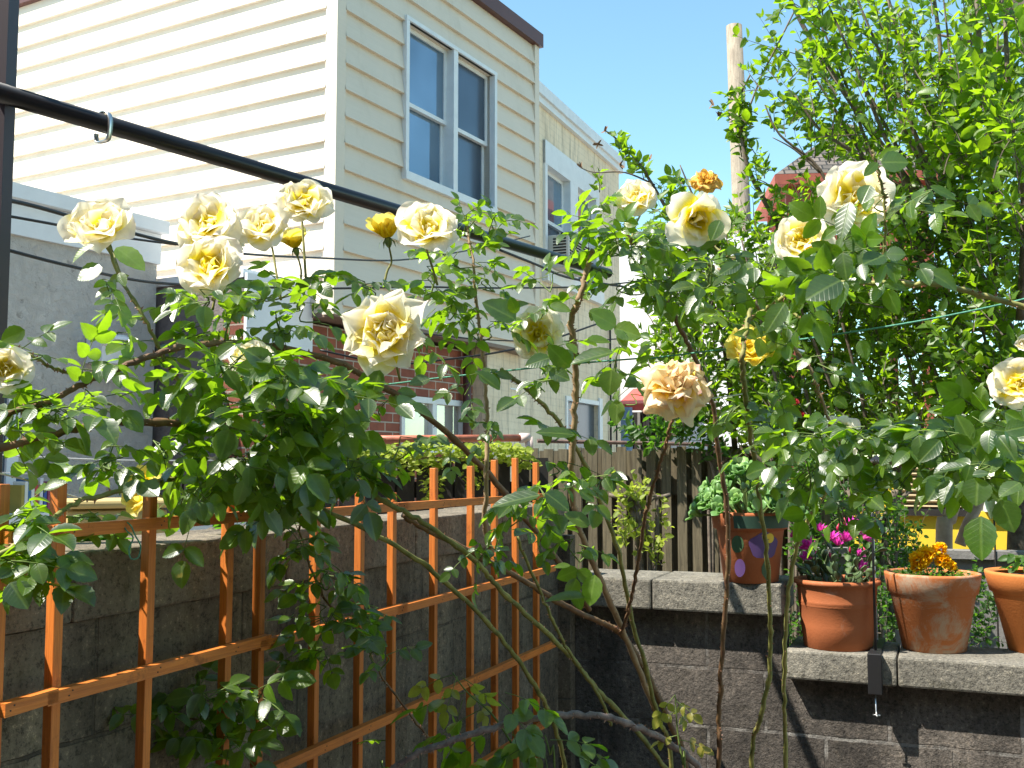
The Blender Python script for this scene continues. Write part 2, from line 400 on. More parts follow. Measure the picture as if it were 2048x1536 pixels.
# ---- brick ground floor under it -------------------------------------
YB = .22
bx1 = FH.py(1027, 800, YB).x; bx0 = FH.py(486, 800, YB).x
zp = FH.py(560, 632, YB).z
bw = []
def wrect(x0, x1, y0, y1, b):
    a = FH.py(x0, y0, b); c = FH.py(x0, y1, b); d = FH.py(x1, y0, b)
    return a.x, d.x, c.z, (a.z + d.z) / 2
r1 = (FH.py(800, 800, YB).x, FH.py(928, 800, YB).x, FH.py(800, 905, YB).z, FH.py(800, 790, YB).z)
r2 = (FH.py(588, 800, YB).x, FH.py(686, 800, YB).x, FH.py(640, 925, YB).z, FH.py(640, 800, YB).z)
mb = MB()
xs = sorted([bx0, r2[0], r2[1], r1[0], r1[1], bx1])
def brickspan(x0, x1, hole):
    if hole: mb.box(x0, x1, YB, YB + .2, 0, hole[2]); mb.box(x0, x1, YB, YB + .2, hole[3], 2.66)
    else: mb.box(x0, x1, YB, YB + .2, 0, 2.66)
brickspan(bx0, r2[0], None); brickspan(r2[0], r2[1], r2); brickspan(r2[1], r1[0], None); brickspan(r1[0], r1[1], r1); brickspan(r1[1], bx1, None)
mb.build('brick_wall', MAT['brick'], house)
B(bx0 - .012, 0.0, YB - .03, YB - .005, 2.40, 2.93).build('panel', MAT['grey_white_trim'], house)
for r_ in (r1, r2):
    wm = MB(); t = .05
    wm.box(r_[0], r_[0] + t, YB - .02, YB + .06, r_[2], r_[3]); wm.box(r_[1] - t, r_[1], YB - .02, YB + .06, r_[2], r_[3])
    wm.box(r_[0] + t, r_[1] - t, YB - .02, YB + .06, r_[3] - t, r_[3]); wm.box(r_[0] + t, r_[1] - t, YB - .03, YB + .06, r_[2], r_[2] + t)
    c_ = (r_[0] + r_[1]) / 2; wm.box(c_ - .035, c_ + .035, YB - .015, YB + .06, r_[2] + t, r_[3] - t)
    wo = wm.build('window', MAT['white_trim'], house)
    B(r_[0] + t, r_[1] - t, YB + .03, YB + .04, r_[2] + t, r_[3] - t).build('pane', glass('pale_reflecting_pane', (.55, .55, .5), .5), wo)
# drainpipe on the brick
mb = MB(); q = FH.py(905, 800, YB - .07); mb.tube([(q.x + .25, YB - .07, 1.2), (q.x + .25, YB - .07, 2.7)], .04, 10)
mb.build('drainpipe', MAT['brown_metal'], house, True)
dv = MB(); q = FH.py(1012, 768, YB)
dv.obox((q.x, YB - .05, q.z), (.07, 0, 0), (0, .06, -.035), (0, .006, .01)); dv.box(q.x - .07, q.x + .07, YB - .09, YB, q.z - .06, q.z - .045)
dv.build('vent_hood', MAT['grey_white_trim'], house)
# lower wing: dark stucco side and flat roof
B(bx0, bx0 + .1, YB + .005, 6, 0, 2.9).build('stucco_wall', MAT['dark_stucco'], house)
B(bx0 - .02, .0, YB + .002, 6, 2.9, 2.96).build('wing_roof', MAT['grey_white_trim'], house)
# ---- grey stucco house on the left -----------------------------------
q = hit(316, 445, P(316, 445, 7.55), (0, 1, 0))
FS = Frame(q.x, q.y, R(60.0))
sh = fthing('stucco_house', 'flat roofed grey stucco outbuilding with white parapet at the left edge', 'building', FS)
ztS = q.z
zf1 = FS.py(316, 530, 0).z; zf2 = FS.py(316, 470, 0).z
B(-6, 0, .0, 4.2, 0, zf1 + .01).build('wall', MAT['stucco'], sh)
B(-6, .01, -.03, 4.2, zf1, zf2 - .003).build('fascia', MAT['grey_white_trim'], sh)
B(-6, .03, -.09, 4.2, zf2, ztS).build('parapet_cap', MAT['grey_white_trim'], sh)
q = FS.py(195, 700, 0)
vm = MB(); vm.obox((q.x, -.09, q.z), (.10, 0, 0), (0, .08, 0), (0, 0, .10)); vm.obox((q.x, -.13, q.z + .0), (.105, 0, 0), (0, .10, -.07), (0, .008, .012))
vm.build('vent_hood', MAT['grey_white_trim'], sh)
q0 = FS.py(-60, 720, 0); q1 = FS.py(36, 720, 0); q2 = FS.py(36, 1008, 0)
wm = MB(); wm.box(q0.x, q1.x - .08, -.02, .02, q2.z, q1.z)
wo = wm.build('window', MAT['screen'], sh)
wf = MB(); wf.box(q1.x - .08, q1.x, -.04, .02, q2.z, q1.z); wf.box(q0.x, q1.x - .08, -.04, .02, q1.z - .05, q1.z); wf.box(q0.x, q1.x, -.14, .02, q2.z - .04, q2.z)
wf.build('frame', MAT['grey_white_trim'], wo)
bm_ = FS.py(100, 1008, -.3)
sl = MB(); sl.box(q0.x, bm_.x, -.35, -.05, q2.z - .1, q2.z - .045); sl.build('ledge', MAT['grey_white_trim'], sh)
# books on the ledge
cols = [((.35, .28, .05), 'olive'), ((.75, .76, .7), 'pale cream'), ((.05, .16, .3), 'dark blue'), ((.8, .8, .75), 'white'), ((.5, .06, .05), 'red'),
        ((.75, .75, .78), 'light grey'), ((.04, .09, .35), 'blue'), ((.35, .05, .12), 'maroon')]
px_ = [33, 40, 46, 53, 60, 70, 78, 86]
for i, ((c, nm), x) in enumerate(zip(cols, px_)):
    q = FS.py(x, 1000, -.25); h = .17 + .02 * ((i * 7) % 3)
    bk = thing('book', '%s spined book in the row of books on the window ledge, far left' % nm, 'book', FS.w(q.x, -.25, q2.z - .045), FS.rot, 'books standing on the window ledge')
    B(-.011, .011, -.06, .06, 0, h).build('cover', plain('book_' + nm.replace(' ', '_'), c, .6), bk, bevel=.002)
    B(-.008, .008, -.055, .062, .004, h + .001).build('pages', MAT['white_trim'], bk)
# ---- beige house ------------------------------------------------------
q = P(1068, 400, 10.9)
FB = Frame(q.x, q.y, R(67.0))
bh = fthing('beige_house', 'weathered beige stucco house with white framed sash windows beyond the cream house', 'house', FB)
bxe = FB.py(1238, 400, 0).x
zB = (FB.py(1080, 205, 0).z + FB.py(1237, 352, 0).z) / 2
zBt = (FB.py(1080, 172, 0).z + FB.py(1237, 322, 0).z) / 2
def bq(x, y, b=0): return FB.py(x, y, b)
wa = bq(1086, 285); wb = bq(1192, 350); wzt = (bq(1086, 283).z + bq(1195, 362).z) / 2; wzb = (bq(1087, 562).z + bq(1193, 600).z) / 2
x0w, x1w = bq(1087, 400).x, bq(1193, 400).x
lw0, lw1 = bq(1130, 830).x, bq(1178, 830).x; lz0, lz1 = bq(1150, 905).z, bq(1150, 795).z
mb = MB()
mb.box(-1.2, x0w, 0, .25, 0, zB); mb.box(x0w, x1w, 0, .25, wzt, zB)
mb.box(x1w, bxe, 0, .25, 0, zB); mb.box(x0w, min(lw0, x1w), 0, .25, 0, wzb)
mb.box(min(lw0, x1w), x1w, 0, .25, lz1, wzb)
mb.box(-1.2, bxe, .25, 6, 0, zB)
mb.build('wall', MAT['beige'], bh)
mb = MB(); mb.box(-1.2, bxe + .03, -.05, 6, zB, zBt - .12); mb.box(-1.2, bxe + .04, -.08, 6, zBt - .12, zBt)
mb.build('roof_fascia', MAT['white_trim'], bh)
t = .1
wm = MB(); wm.box(x0w - .02, x0w + t * .5, -.03, .06, wzb, wzt); wm.box(x1w - t, x1w + .02, -.03, .06, wzb, wzt)
wm.box(x0w - .02, x1w + .02, -.032, .06, wzt - .26, wzt); wm.box(x0w - .05, x1w + .08, -.07, .06, wzb - .03, wzb + .12)
mid = (x0w + x1w) / 2; wm.box(mid - .13, mid + .13, -.031, .06, wzb + .12, wzt - .26)
wo = wm.build('window', MAT['white_trim'], bh)
for (p, q_) in ((x0w + t * .5, mid - .13), (mid + .13, x1w - t)):
    zz = [(wzb + .12, .1), (wzb + (wzt - .26 - wzb) * .5, .07)]
    zt_ = wzt - .26; zm_ = (wzb + .12 + zt_) / 2
    for (za, zc, yy) in ((wzb + .12, zm_ + .02, .09), (zm_ - .02, zt_, .06)):
        fr = MB(); tt = .04
        fr.box(p, p + tt, yy, yy + .03, za, zc); fr.box(q_ - tt, q_, yy, yy + .03, za, zc); fr.box(p + tt, q_ - tt, yy, yy + .03, za, za + tt); fr.box(p + tt, q_ - tt, yy, yy + .03, zc - tt, zc)
        fr.build('sash', MAT['white_trim'], wo)
        B(p + tt, q_ - tt, yy + .012, yy + .018, za + tt, zc - tt).build('pane', MAT['screen'] if za < zm_ - .1 else MAT['glass'], wo)
B(x0w, x1w, .13, .15, wzb, wzt).build('dark_room_sheet', MAT['dark_room'], wo)  # room darkness behind these panes, put in as a near-black sheet
# air conditioner in the left sash
ac0 = bq(1090, 540, -.3).x; ac1 = bq(1138, 540, -.3).x
za = bq(1115, 545, -.3).z; zc = bq(1100, 495, -.3).z
acz0 = wzb + .125; acz1 = acz0 + .36
acx0 = x0w + t * .5 + .03; acx1 = mid - .17
am = MB(); am.box(acx0, acx1, -.26, .06, acz0, acz1)
ao = am.build('air_conditioner', plain('beige_air_conditioner', (.62, .60, .54), .6), bh, bevel=.008)
am = MB()
for k in range(9):
    z_ = acz0 + .05 + k * .032
    am.box(acx0 + .03, acx1 - .03, -.266, -.261, z_, z_ + .018)
    if k % 1 == 0: am.box(acx0 - .006, acx0 - .001, -.23, -.08, z_, z_ + .016)
am.build('grille', MAT['dark_room'], ao)
# lower window, pipe conduits
if x1w > lw0:
    fr = MB(); fr.box(lw0, lw0 + .05, -.02, .06, lz0, lz1); fr.box(x1w - .0, x1w + .12, -.025, -.002, lz0, lz1 + .04); fr.box(lw0 + .05, x1w, -.02, .06, lz1 - .05, lz1)
    fo = fr.build('window', MAT['white_trim'], bh); B(lw0 + .05, x1w, .05, .06, lz0, lz1 - .05).build('pane', MAT['screen'], fo)
mb = MB()
q = bq(1216, 700); mb.tube([FB.l(P(1175, 655, 12.2)) * 0 + Vector((q.x - .25, -.03, bq(1205, 650).z)), (q.x, -.03, bq(1214, 655).z), (q.x, -.03, .9)], .014, 6)
q = bq(1228, 760); mb.tube([(q.x, -.03, bq(1228, 715).z), (q.x, -.03, .9)], .012, 6)
mb.build('conduit', MAT['black_plastic'], bh)
# ---- white house at the back -----------------------------------------
FW = Frame(P(1225, 500, 16).x, 16, R(-29.3 + 8))
wh = fthing('white_house', 'sunlit white stucco house far behind, with a red awning over a dark opening', 'house', FW)
zw = FW.py(1400, 472, 0).z; xw1 = FW.py(1545, 600, 0).x
B(-1.0, xw1, 0, 5, 0, zw).build('wall', MAT['white_house'], wh)
a0 = FW.py(1250, 800, -.5).x; a1 = FW.py(1360, 800, -.5).x; az = FW.py(1300, 795, -.6).z; 
am = MB(); am.quad((a0, -.9, az - .1), (a1, -.9, az - .1), (a1, -.01, az + .18), (a0, -.01, az + .18)); am.quad((a0, -.9, az - .2), (a1, -.9, az - .2), (a1, -.9, az - .1), (a0, -.9, az - .1))
am.quad((a0, -.9, az - .2), (a0, -.9, az - .1), (a0, -.01, az + .18), (a0, -.01, az + .1)); am.build('awning', MAT['awning'], wh)
o0 = FW.py(1262, 830, 0).x; o1 = FW.py(1332, 830, 0).x; oz1 = FW.py(1300, 824, 0).z; oz0 = FW.py(1300, 900, 0).z
om = B(o0, o1, -.03, -.004, oz0, oz1).build('window', MAT['dark_room'], wh)
f_ = MB()
for k in range(5):
    x_ = o0 + (o1 - o0) * k / 4; f_.box(x_ - .02, x_ + .02, -.06, -.032, oz0, oz1)
f_.box(o0, o1, -.058, -.034, (oz0 + oz1) / 2 - .02, (oz0 + oz1) / 2 + .02); f_.build('frame', MAT['gray_boards'], om)
q = FW.py(1250, 860, -1.0)
pm = MB(); pm.tube([(q.x, -1.0, 0), (q.x, -1.0, FW.py(1250, 815, -1).z)], .11, 12); pm.build('downspout', plain('blue_grey_pipe', (.13, .2, .3), .6), wh, True)
# ---- red framed turret / gazebo ---------------------------------------
q = P(1680, 250, 16); FG = Frame(q.x, q.y, R(-6))
gz = fthing('rooftop_gazebo', 'red brown wooden gazebo with grey shingle roof and small cupola behind the tall shrub', 'gazebo', FG)
zap = P(1672, 246, 16).z; zcu = P(1672, 268, 16).z; zrt = P(1672, 284, 16).z; zev = P(1600, 362, 15.1).z
half = 1.05
def pyramid(name, hw, z0, z1, hw1, par, mat):
    vs = []; fs = []; uv = []
    cs = [(-1, -1), (1, -1), (1, 1), (-1, 1)]
    me = bpy.data.meshes.new(name)
    for c in cs: vs.append((c[0] * hw, c[1] * hw, z0))
    for c in cs: vs.append((c[0] * hw1, c[1] * hw1, z1))
    for i in range(4): j = (i + 1) % 4; fs.append((i, j, 4 + j, 4 + i))
    fs.append((4, 5, 6, 7)); fs.append((3, 2, 1, 0))
    me.from_pydata(vs, [], fs); uvl = me.uv_layers.new(name='UV'); sl_ = math.hypot(hw - hw1, z1 - z0)
    for p in me.polygons[:4]:
        for k, (u, v_) in enumerate(((-hw, 0), (hw, 0), (hw1, sl_), (-hw1, sl_))): uvl.data[p.loop_indices[k]].uv = (u, v_)
    me.materials.append(mat); o = bpy.data.objects.new(name, me); COL.objects.link(o); o.parent = par; return o
ro = pyramid('roof', half * 1.12, zev + .06, zrt + .05, .2, gz, MAT['shingle'])
B(-.17, .17, -.17, .17, zrt, zcu).build('cupola', MAT['red_wood'], ro); pyramid('cupola_roof', .30, zcu, zap, .02, ro, MAT['shingle'])
mb = MB(); mb.box(-half * 1.13, half * 1.13, -half * 1.13, half * 1.13, zev - .09, zev + .055); mb.build('eave', MAT['red_wood'], gz)
pz = P(1600, 470, 15).z; _PG = P(1600, 528, 15).z
for sx in (-1, 1):
    for sy in (-1, 1): B(sx * half * .9 - .06, sx * half * .9 + .06, sy * half * .9 - .06, sy * half * .9 + .06, 0, zev - .09).build('post', MAT['red_wood'], gz)
mb = MB()
for k in range(22):
    x_ = -half * .9 + .1 + k * (half * 1.8 - .2) / 21
    mb.box(x_ - .018, x_ + .018, -half * .9 - .015, -half * .9 + .015, zev - .42, zev - .09); mb.box(-half * .9 - .015, -half * .9 + .015, x_ - .018, x_ + .018, zev - .42, zev - .09)
mb.box(-half * .9, half * .9, -half * .9 - .025, -half * .9 + .025, zev - .47, zev - .42); mb.box(-half * .9 - .025, -half * .9 + .025, -half * .9, half * .9, zev - .47, zev - .42)
mb.build('spindle_frieze', MAT['red_wood'], gz)
B(-half, half, -half, half, _PG, pz).build('base', MAT['red_wood'], gz)
# ---- utility pole -------------------------------------------------------
pb = P(1502, 900, 18); pt = P(1468, 52, 18)
up = thing('utility_pole', 'tall weathered wooden utility pole with a cut top against the sky', 'pole', (pb.x, pb.y, 0))
b0 = pb - (pt - pb) * (pb.z / (pt.z - pb.z))
mb = MB(); mb.tube([Vector((b0.x, b0.y, 0)) - Vector((pb.x, pb.y, 0)), pt - Vector((pb.x, pb.y, 0))], [.19, .138], 18)
mb.build('shaft', MAT['pole'], up, True)
# ---- plank fence ---------------------------------------------------------
q = P(1068, 890, 5.6); FF = Frame(q.x, q.y, R(-14))
pf = fthing('plank_fence', 'weathered grey shadow-box plank fence beyond the low block wall', 'fence', FF)
zF = FF.py(1250, 893, 0).z
n_ = 21
mb = MB(); mb.box(-.02, n_ * .078, .03, .07, zF - .25, zF - .17); mb.box(-.02, n_ * .078, .03, .07, zF - 1.2, zF - 1.1); mb.build('rail', MAT['fence'], pf)
for k in range(n_):
    x_ = k * .078; dz = rng.uniform(-.014, .008); t_ = rng.uniform(-.004, .004)
    B(x_ - .024 + t_, x_ + .024 + t_, 0, .022, 0, zF + dz).build('board', MAT['fence'], pf)
    B(x_ + .012, x_ + .064, .075, .095, 0, zF + dz - rng.uniform(.0, .02)).build('board', MAT['fence'], pf)
# pipe rail along the fence top
mb = MB(); mb.tube([P(1075, 882, 6.3), P(1420, 889, 6.6)], .012, 8)
tag(mb.build('rusty_pipe', plain('dull_rusted_steel', (.16, .10, .08), .7, var=.4, scale=30)), 'thin dull rusty pipe just above the plank fence', 'pipe')
# red-white pipe left of it
rp = thing('red_pipe', 'thick rust red pipe with white end fitting in front of the brick wall', 'pipe', P(860, 877, 6.2))
o_ = rp.location
mb = MB(); mb.tube([P(660, 879, 6.0), P(1040, 876, 6.3)], .022, 12); mb.build('tube', MAT['rust_pipe'], rp, True, sub=o_)
mb = MB(); mb.tube([P(1040, 876, 6.3), P(1058, 876, 6.32)], .03, 12); mb.tube([P(1057, 874, 6.32), P(1061, 915, 6.32)], .026, 12); mb.build('elbow', plain('pinkish_white_fitting', (.7, .55, .5), .6), rp, True, sub=o_)
# ---- dark lattice fence with ivy -----------------------------------------
q = P(655, 915, 5.2); FD = Frame(q.x, q.y, R(2))
df = fthing('dark_fence', 'near-black slatted fence topped with yellow green ivy behind the trellis', 'fence', FD)
xd = FD.py(1072, 930, 0).x; zD = FD.py(860, 915, 0).z; xl_ = FD.py(330, 930, 0).x
mb = MB()
k = xl_
while k < xd:
    mb.box(k, k + .085, 0, .02, 0, zD - .03 * (rng.random())); k += .095
mb.build('slat_panel', MAT['dark_wood'], df)
mb = MB(); mb.box(xl_, xd, .022, .06, zD - .2, zD - .12); mb.build('rail', MAT['dark_wood'], df)
# tan crate & white rail & grey ledge left
q = P(225, 1045, 3.6)
cr = thing('storage_box', 'tan plastic storage box with a lid behind the left end of the trellis', 'box', (q.x, q.y, q.z - .1), R(28))
B(-.16, .16, -.14, .14, -.2, .15).build('body', MAT['tan_plastic'], cr, bevel=.02)
B(-.175, .175, -.155, .155, .153, .18).build('lid', MAT['tan_plastic'], cr, bevel=.01)
q = P(300, 1050, 4.3); q2_ = P(575, 1035, 5.0); d_ = (q2_ - q)
wr = thing('garden_bench', 'pale grey slatted bench top seen just above the left block wall', 'bench', (q.x, q.y, 0), math.atan2(d_.y, d_.x))
L_ = math.hypot(d_.x, d_.y); zq = q.z
m_ = MB()
for k in range(4): m_.box(-.1, L_ + .25, .11 * k, .11 * k + .09, zq - .03, zq)
m_.build('seat', MAT['grey_white_trim'], wr)
B(-.1, L_ + .25, -.03, -.005, zq - .13, zq + .004).build('apron', MAT['grey_white_trim'], wr)
for k in (0, L_ + .1): B(k, k + .06, .05, .35, 0, zq - .03).build('leg', MAT['grey_white_trim'], wr)
# ================================================================== GARDEN WALLS
C0 = Vector((.20, 3.95, 0))
FL = Frame(C0.x, C0.y, R(67.6))           # local -x comes towards the camera ; local -y faces the garden
lw = fthing('block_wall', 'tall shaded concrete block wall behind the orange trellis', 'wall', FL)
zL = FL.py(650, 1054, 0).z
B(-4.2, .0, .02, .2, 0, zL - .118).build('blocks', MAT['wall_left'], lw)
mb = MB(); xk = -4.2
while xk < 0:
    x2 = min(xk + .60, 0); mb.box(xk + .0015, x2 - .0015, .0, .22, zL - .115, zL + rng.uniform(-.003, .002)); xk = x2
mb.build('coping', MAT['coping_left'], lw, bevel=.006)
FR = Frame(C0.x, C0.y, R(-22.4))          # local x to the right, local -y faces the camera
rw = fthing('stepped_block_wall', 'low stepped cinder block wall with rough coping carrying the flowerpots', 'wall', FR)
zU = FR.py(1380, 1158, .02).z; zUb = FR.py(1380, 1222, -.02).z
zLo = FR.py(1700, 1306, -.02).z; zLb = FR.py(1800, 1372, -.02).z
xs_ = FR.py(1568, 1200, 0).x; xe = 3.3
print('wall tops', zL, zU, zUb, zLo, zLb, xs_)
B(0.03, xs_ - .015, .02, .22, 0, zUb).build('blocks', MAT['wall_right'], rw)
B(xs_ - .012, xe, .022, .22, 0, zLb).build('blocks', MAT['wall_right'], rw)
def coping(x0, x1, z0, z1, cuts):
    m = MB(); xs2 = [x0] + cuts + [x1]
    for a, b in zip(xs2[:-1], xs2[1:]): m.box(a + .002, b - .002, -.045, .27, z0, z1 + rng.uniform(-.004, .002))
    return m.build('coping', MAT['coping'], rw, bevel=.008)
coping(.03, xs_, zUb, zU, [FR.py(1305, 1190, -.03).x])
coping(xs_ + .004, xe, zLb, zLo, [FR.py(1795, 1340, -.03).x, FR.py(1795, 1340, -.03).x + .8])
# corner downpipe
mb = MB(); mb.box(-.035, .028, -.03, .03, 0, zL - .12); mb.build('corner_pier', MAT['wall_left'], rw)
# unseen pale ground sheets, added to bounce sunlight onto the cream siding
_t = Frame(C0.x, C0.y, R(67.6), .004)
m_ = MB(); m_.quad((-5, .3, 0), (8, .3, 0), (8, 9, 0), (-5, 9, 0)); o_ = m_.build('bounce_ground', MAT['bounce_ground']); o_.location = _t.o; o_.rotation_euler = (0, 0, _t.rot); tag(o_, None, None, None, 'structure')
m_ = MB(); m_.quad((.3, 2.2, 0), (9, 2.2, 0), (9, 12, 0), (.3, 12, 0)); o_ = m_.build('bounce_ground_far', MAT['bounce_ground']); o_.location = FR.o + Vector((0, 0, .008)); o_.rotation_euler = (0, 0, FR.rot); tag(o_, None, None, None, 'structure')  # second added bounce sheet, beyond the plank fence
# ================================================================== TRELLIS
DY = -.075
tz = [(FL.py(295, 1045, DY).z)]
tr_ = fthing('garden_trellis', 'orange stained cedar trellis of square laths fixed to the shaded block wall', 'trellis', FL)
posts = [(4, 968), (120, 966), (296, 966), (452, 1000), (524, 990), (634, 985), (722, 965), (786, 985), (868, 936), (941, 932), (990, 920), (1032, 916), (1072, 925)]
for i, (x, y) in enumerate(posts):
    q = FL.py(x, y, DY); dx = rng.uniform(-.008, .008)
    m = MB(); s_ = .0088
    m.obox((q.x + dx / 2, DY, (q.z + .25) / 2), (s_, 0, 0), (0, s_, 0), ((dx) / 2, 0, (q.z - .25) / 2))
    m.build('post', MAT['cedar'], tr_, bevel=.0015)
panels = [(-10, 80), (75, 512), (500, 790), (776, 1097)]
for row, (zr) in enumerate((1.6 - .103, 1.6 - .345, 1.6 - .59, 1.6 - .835)):
    for k, (a, b) in enumerate(panels):
        xa = FL.py(a, 1200, DY).x; xb = FL.py(b, 1200, DY).x
        if k < 3: xb += .015
        dz0 = rng.uniform(-.004, .004); dz1 = dz0 + rng.uniform(-.004, .005)
        m = MB(); cx = (xa + xb) / 2
        m.obox((cx, DY - .0185, zr + (dz0 + dz1) / 2), ((xb - xa) / 2, 0, (dz1 - dz0) / 2), (0, .0085, 0), (0, 0, .0098))
        for (px_n, _y) in posts:
            xn = FL.py(px_n, 1200, DY).x
            if xa < xn < xb:
                for q_ in (-.003, .0035): m.box(xn + q_ - .0011, xn + q_ + .0011, DY - .0277, DY - .0268, zr + (dz0 + dz1) / 2 + q_ - .0011, zr + (dz0 + dz1) / 2 + q_ + .0011, m=1)
        m.build('rail', [MAT['cedar_h'], MAT['black_metal']], tr_)
# ================================================================== BLACK POLE FRAME
pa = P(-60, 168, 1.80); pc = P(1262, 560, 4.15)
pc = pa.lerp(pc, .925)
bf = thing('clothes_pole', 'long black metal pole on a dark post crossing in front of the cream house', 'pole', (P(4, 800, 1.83).x, P(4, 800, 1.83).y, 0))
o_ = bf.location.copy()
mb = MB(); mb.tube([pa, pc], .0182, 20); mb.build('crossbar', MAT['black_metal'], bf, True, sub=o_)
mb = MB(); a_ = P(3, 100, 1.86); mb.box(a_.x - .03 - o_.x, a_.x + .010 - o_.x, a_.y - o_.y, a_.y + .04 - o_.y, 0, 3.0); mb.build('post', plain('dark_purple_brown_post', (.03, .018, .026), .5), bf)
# S hook
hk = P(200, 240, 1.98); 
t0 = (200 - (-60)) / (1262 + 60.)
def on_bar(x):
    best = None
    for i in range(400):
        p = pa.lerp(pc, i / 400); d = p - EYE
        cx = d.x; cy = d.y * math.cos(PITCH) + d.z * math.sin(PITCH)
        X = W2 + FP * cx / cy
        if best is None or abs(X - x) < best[0]: best = (abs(X - x), p)
    return best[1]
hp = on_bar(203)
ho = thing('hook', 'bright flat steel S hook hanging on the black pole', 'hook', hp)
bar = (pc - pa).normalized(); side = Vector((bar.y, -bar.x, 0)).normalized(); r_ = .0215
prof = [side * (-r_ * .7) + Vector((0, 0, r_ * .75)), side * (r_ * .1) + Vector((0, 0, r_ * 1.08)), side * (r_ * .85) + Vector((0, 0, r_ * .75)), side * (r_ * 1.12) + Vector((0, 0, 0)), side * (r_ * 1.0) + Vector((0, 0, -.026)), side * (r_ * .75) + Vector((0, 0, -.036)),
        side * (0) + Vector((0, 0, -.038)), side * (-r_ * .65) + Vector((0, 0, -.036)), side * (-r_ * .85) + Vector((0, 0, -.026)), side * (-r_ * .85) + Vector((0, 0, -.018))]
pr = smooth_path(prof, 5); mb = MB(); hw = bar * .005
nf = len(pr)
for k, p in enumerate(pr):
    t_ = (pr[min(k + 1, nf - 1)] - pr[max(k - 1, 0)]).normalized(); nn = t_.cross(bar).normalized() * .0012
    mb.v += [tuple(p - hw - nn), tuple(p + hw - nn), tuple(p + hw + nn), tuple(p - hw + nn)]
for k in range(nf - 1):
    for j in range(4):
        j2 = (j + 1) % 4; mb.f.append((4 * k + j, 4 * k + j2, 4 * k + 4 + j2, 4 * k + 4 + j)); mb.mi.append(0)
mb.f += [(3, 2, 1, 0), (4 * nf - 4, 4 * nf - 3, 4 * nf - 2, 4 * nf - 1)]; mb.mi += [0, 0]
mb.build('bent_strip', MAT['steel'], ho, True)
# ================================================================== CABLES AND STRINGS
def cable(name, label, cat, pts, rad, mat, n=8, group=None):
    pp = smooth_path([P(x, y, Y) for x, y, Y in pts], n); mb = MB(); mb.tube(pp, rad, 8)
    o = mb.build(name, mat, None, True); tag(o, label, cat, group); return o
G = 'black overhead cables'
cable('cable', 'thickest black cable, passing in front of the leftmost high rose', 'cable', [(-40, 390, 1.9), (60, 410, 2.1), (200, 449, 2.4), (352, 487, 2.8), (480, 507, 3.6), (640, 516, 4.6), (800, 520, 5.6), (940, 500, 6.5), (1060, 472, 7.4)], .0045, MAT['black_plastic'], group=G)
cable('cable', 'thin black cable just below the thickest cable on the left, merging with it', 'cable', [(-40, 422, 2.1), (100, 447, 2.3), (250, 475, 2.7), (352, 489, 3.0)], .0032, MAT['black_plastic'], group=G)
cable('cable', 'black cable sloping across the grey stucco wall', 'cable', [(-40, 485, 3.0), (140, 532, 3.4), (300, 564, 4.0), (460, 572, 4.6), (640, 577, 5.2), (830, 574, 5.8), (1000, 576, 6.4), (1170, 573, 7.0), (1300, 560, 7.6)], .0058, MAT['black_plastic'], group=G)
cable('cable', 'thin black cable running to the corner of the cream house below the black pole', 'cable', [(1000, 500, 9.2), (1070, 528, 9.6), (1140, 556, 10.2), (1260, 575, 11)], .012, MAT['black_plastic'], group=G)
cable('cable', 'thin black cable looping low in front of the brick wall', 'cable', [(640, 700, 6.6), (780, 727, 6.7), (900, 718, 6.8), (1010, 702, 7.0), (1100, 680, 7.3), (1205, 644, 7.8)], .007, MAT['black_plastic'], group=G)
cable('cable', 'nearly level thin black cable crossing the beige house below its window', 'cable', [(830, 665, 7.4), (980, 680, 7.8), (1150, 682, 8.2), (1280, 672, 8.6), (1420, 640, 9)], .005, MAT['black_plastic'], group=G)
T = 'green garden twine lines'
cable('twine', 'long green twine line rising to the right, tied to the yellow cane', 'string', [(1290, 718, 2.3), (1450, 698, 2.15), (1650, 672, 2.02), (1850, 640, 1.95), (2024, 604, 1.9), (2070, 590, 1.88)], .0019, MAT['twine_green'], group=T)
cable('twine', 'green twine line left of centre running under the large open rose', 'string', [(655, 772, 2.35), (760, 770, 2.35), (860, 758, 2.35), (1000, 743, 2.35), (1140, 728, 2.35), (1290, 716, 2.3)], .0021, MAT['twine_green'], group=T)
cable('twine', 'loose loop of green twine knotted to the top trellis rail', 'string', [(246, 1045, 1.70), (252, 1060, 1.69), (266, 1075, 1.69), (258, 1098, 1.69), (262, 1117, 1.69), (276, 1115, 1.69), (281, 1092, 1.69), (270, 1070, 1.69), (262, 1052, 1.69), (250, 1042, 1.70)], .0012, MAT['twine_green'], group=T)
T2 = 'thin white strings at the left'
cable('string', 'topmost of the white strings, crossing the grey stucco wall on the left', 'string', [(-30, 908, 2.6), (100, 915, 2.7), (280, 921, 2.9), (530, 920, 3.4)], .0016, MAT['twine_white'], group=T2)
cable('string', 'slanting white string running down to the second trellis post', 'string', [(-30, 940, 1.6), (60, 962, 1.66), (120, 985, 1.72), (175, 1000, 2.1)], .0014, MAT['twine_white'], group=T2)
cable('string', 'lower level white string just above the books', 'string', [(-30, 943, 2.7), (110, 950, 2.9), (300, 958, 3.1)], .0009, MAT['twine_white'], group=T2)
cable('string', 'short white string between two upright canes right of the withered rose', 'string', [(1424, 797, 2.2), (1460, 792, 2.2), (1490, 787, 2.2)], .0013, MAT['twine_white'])
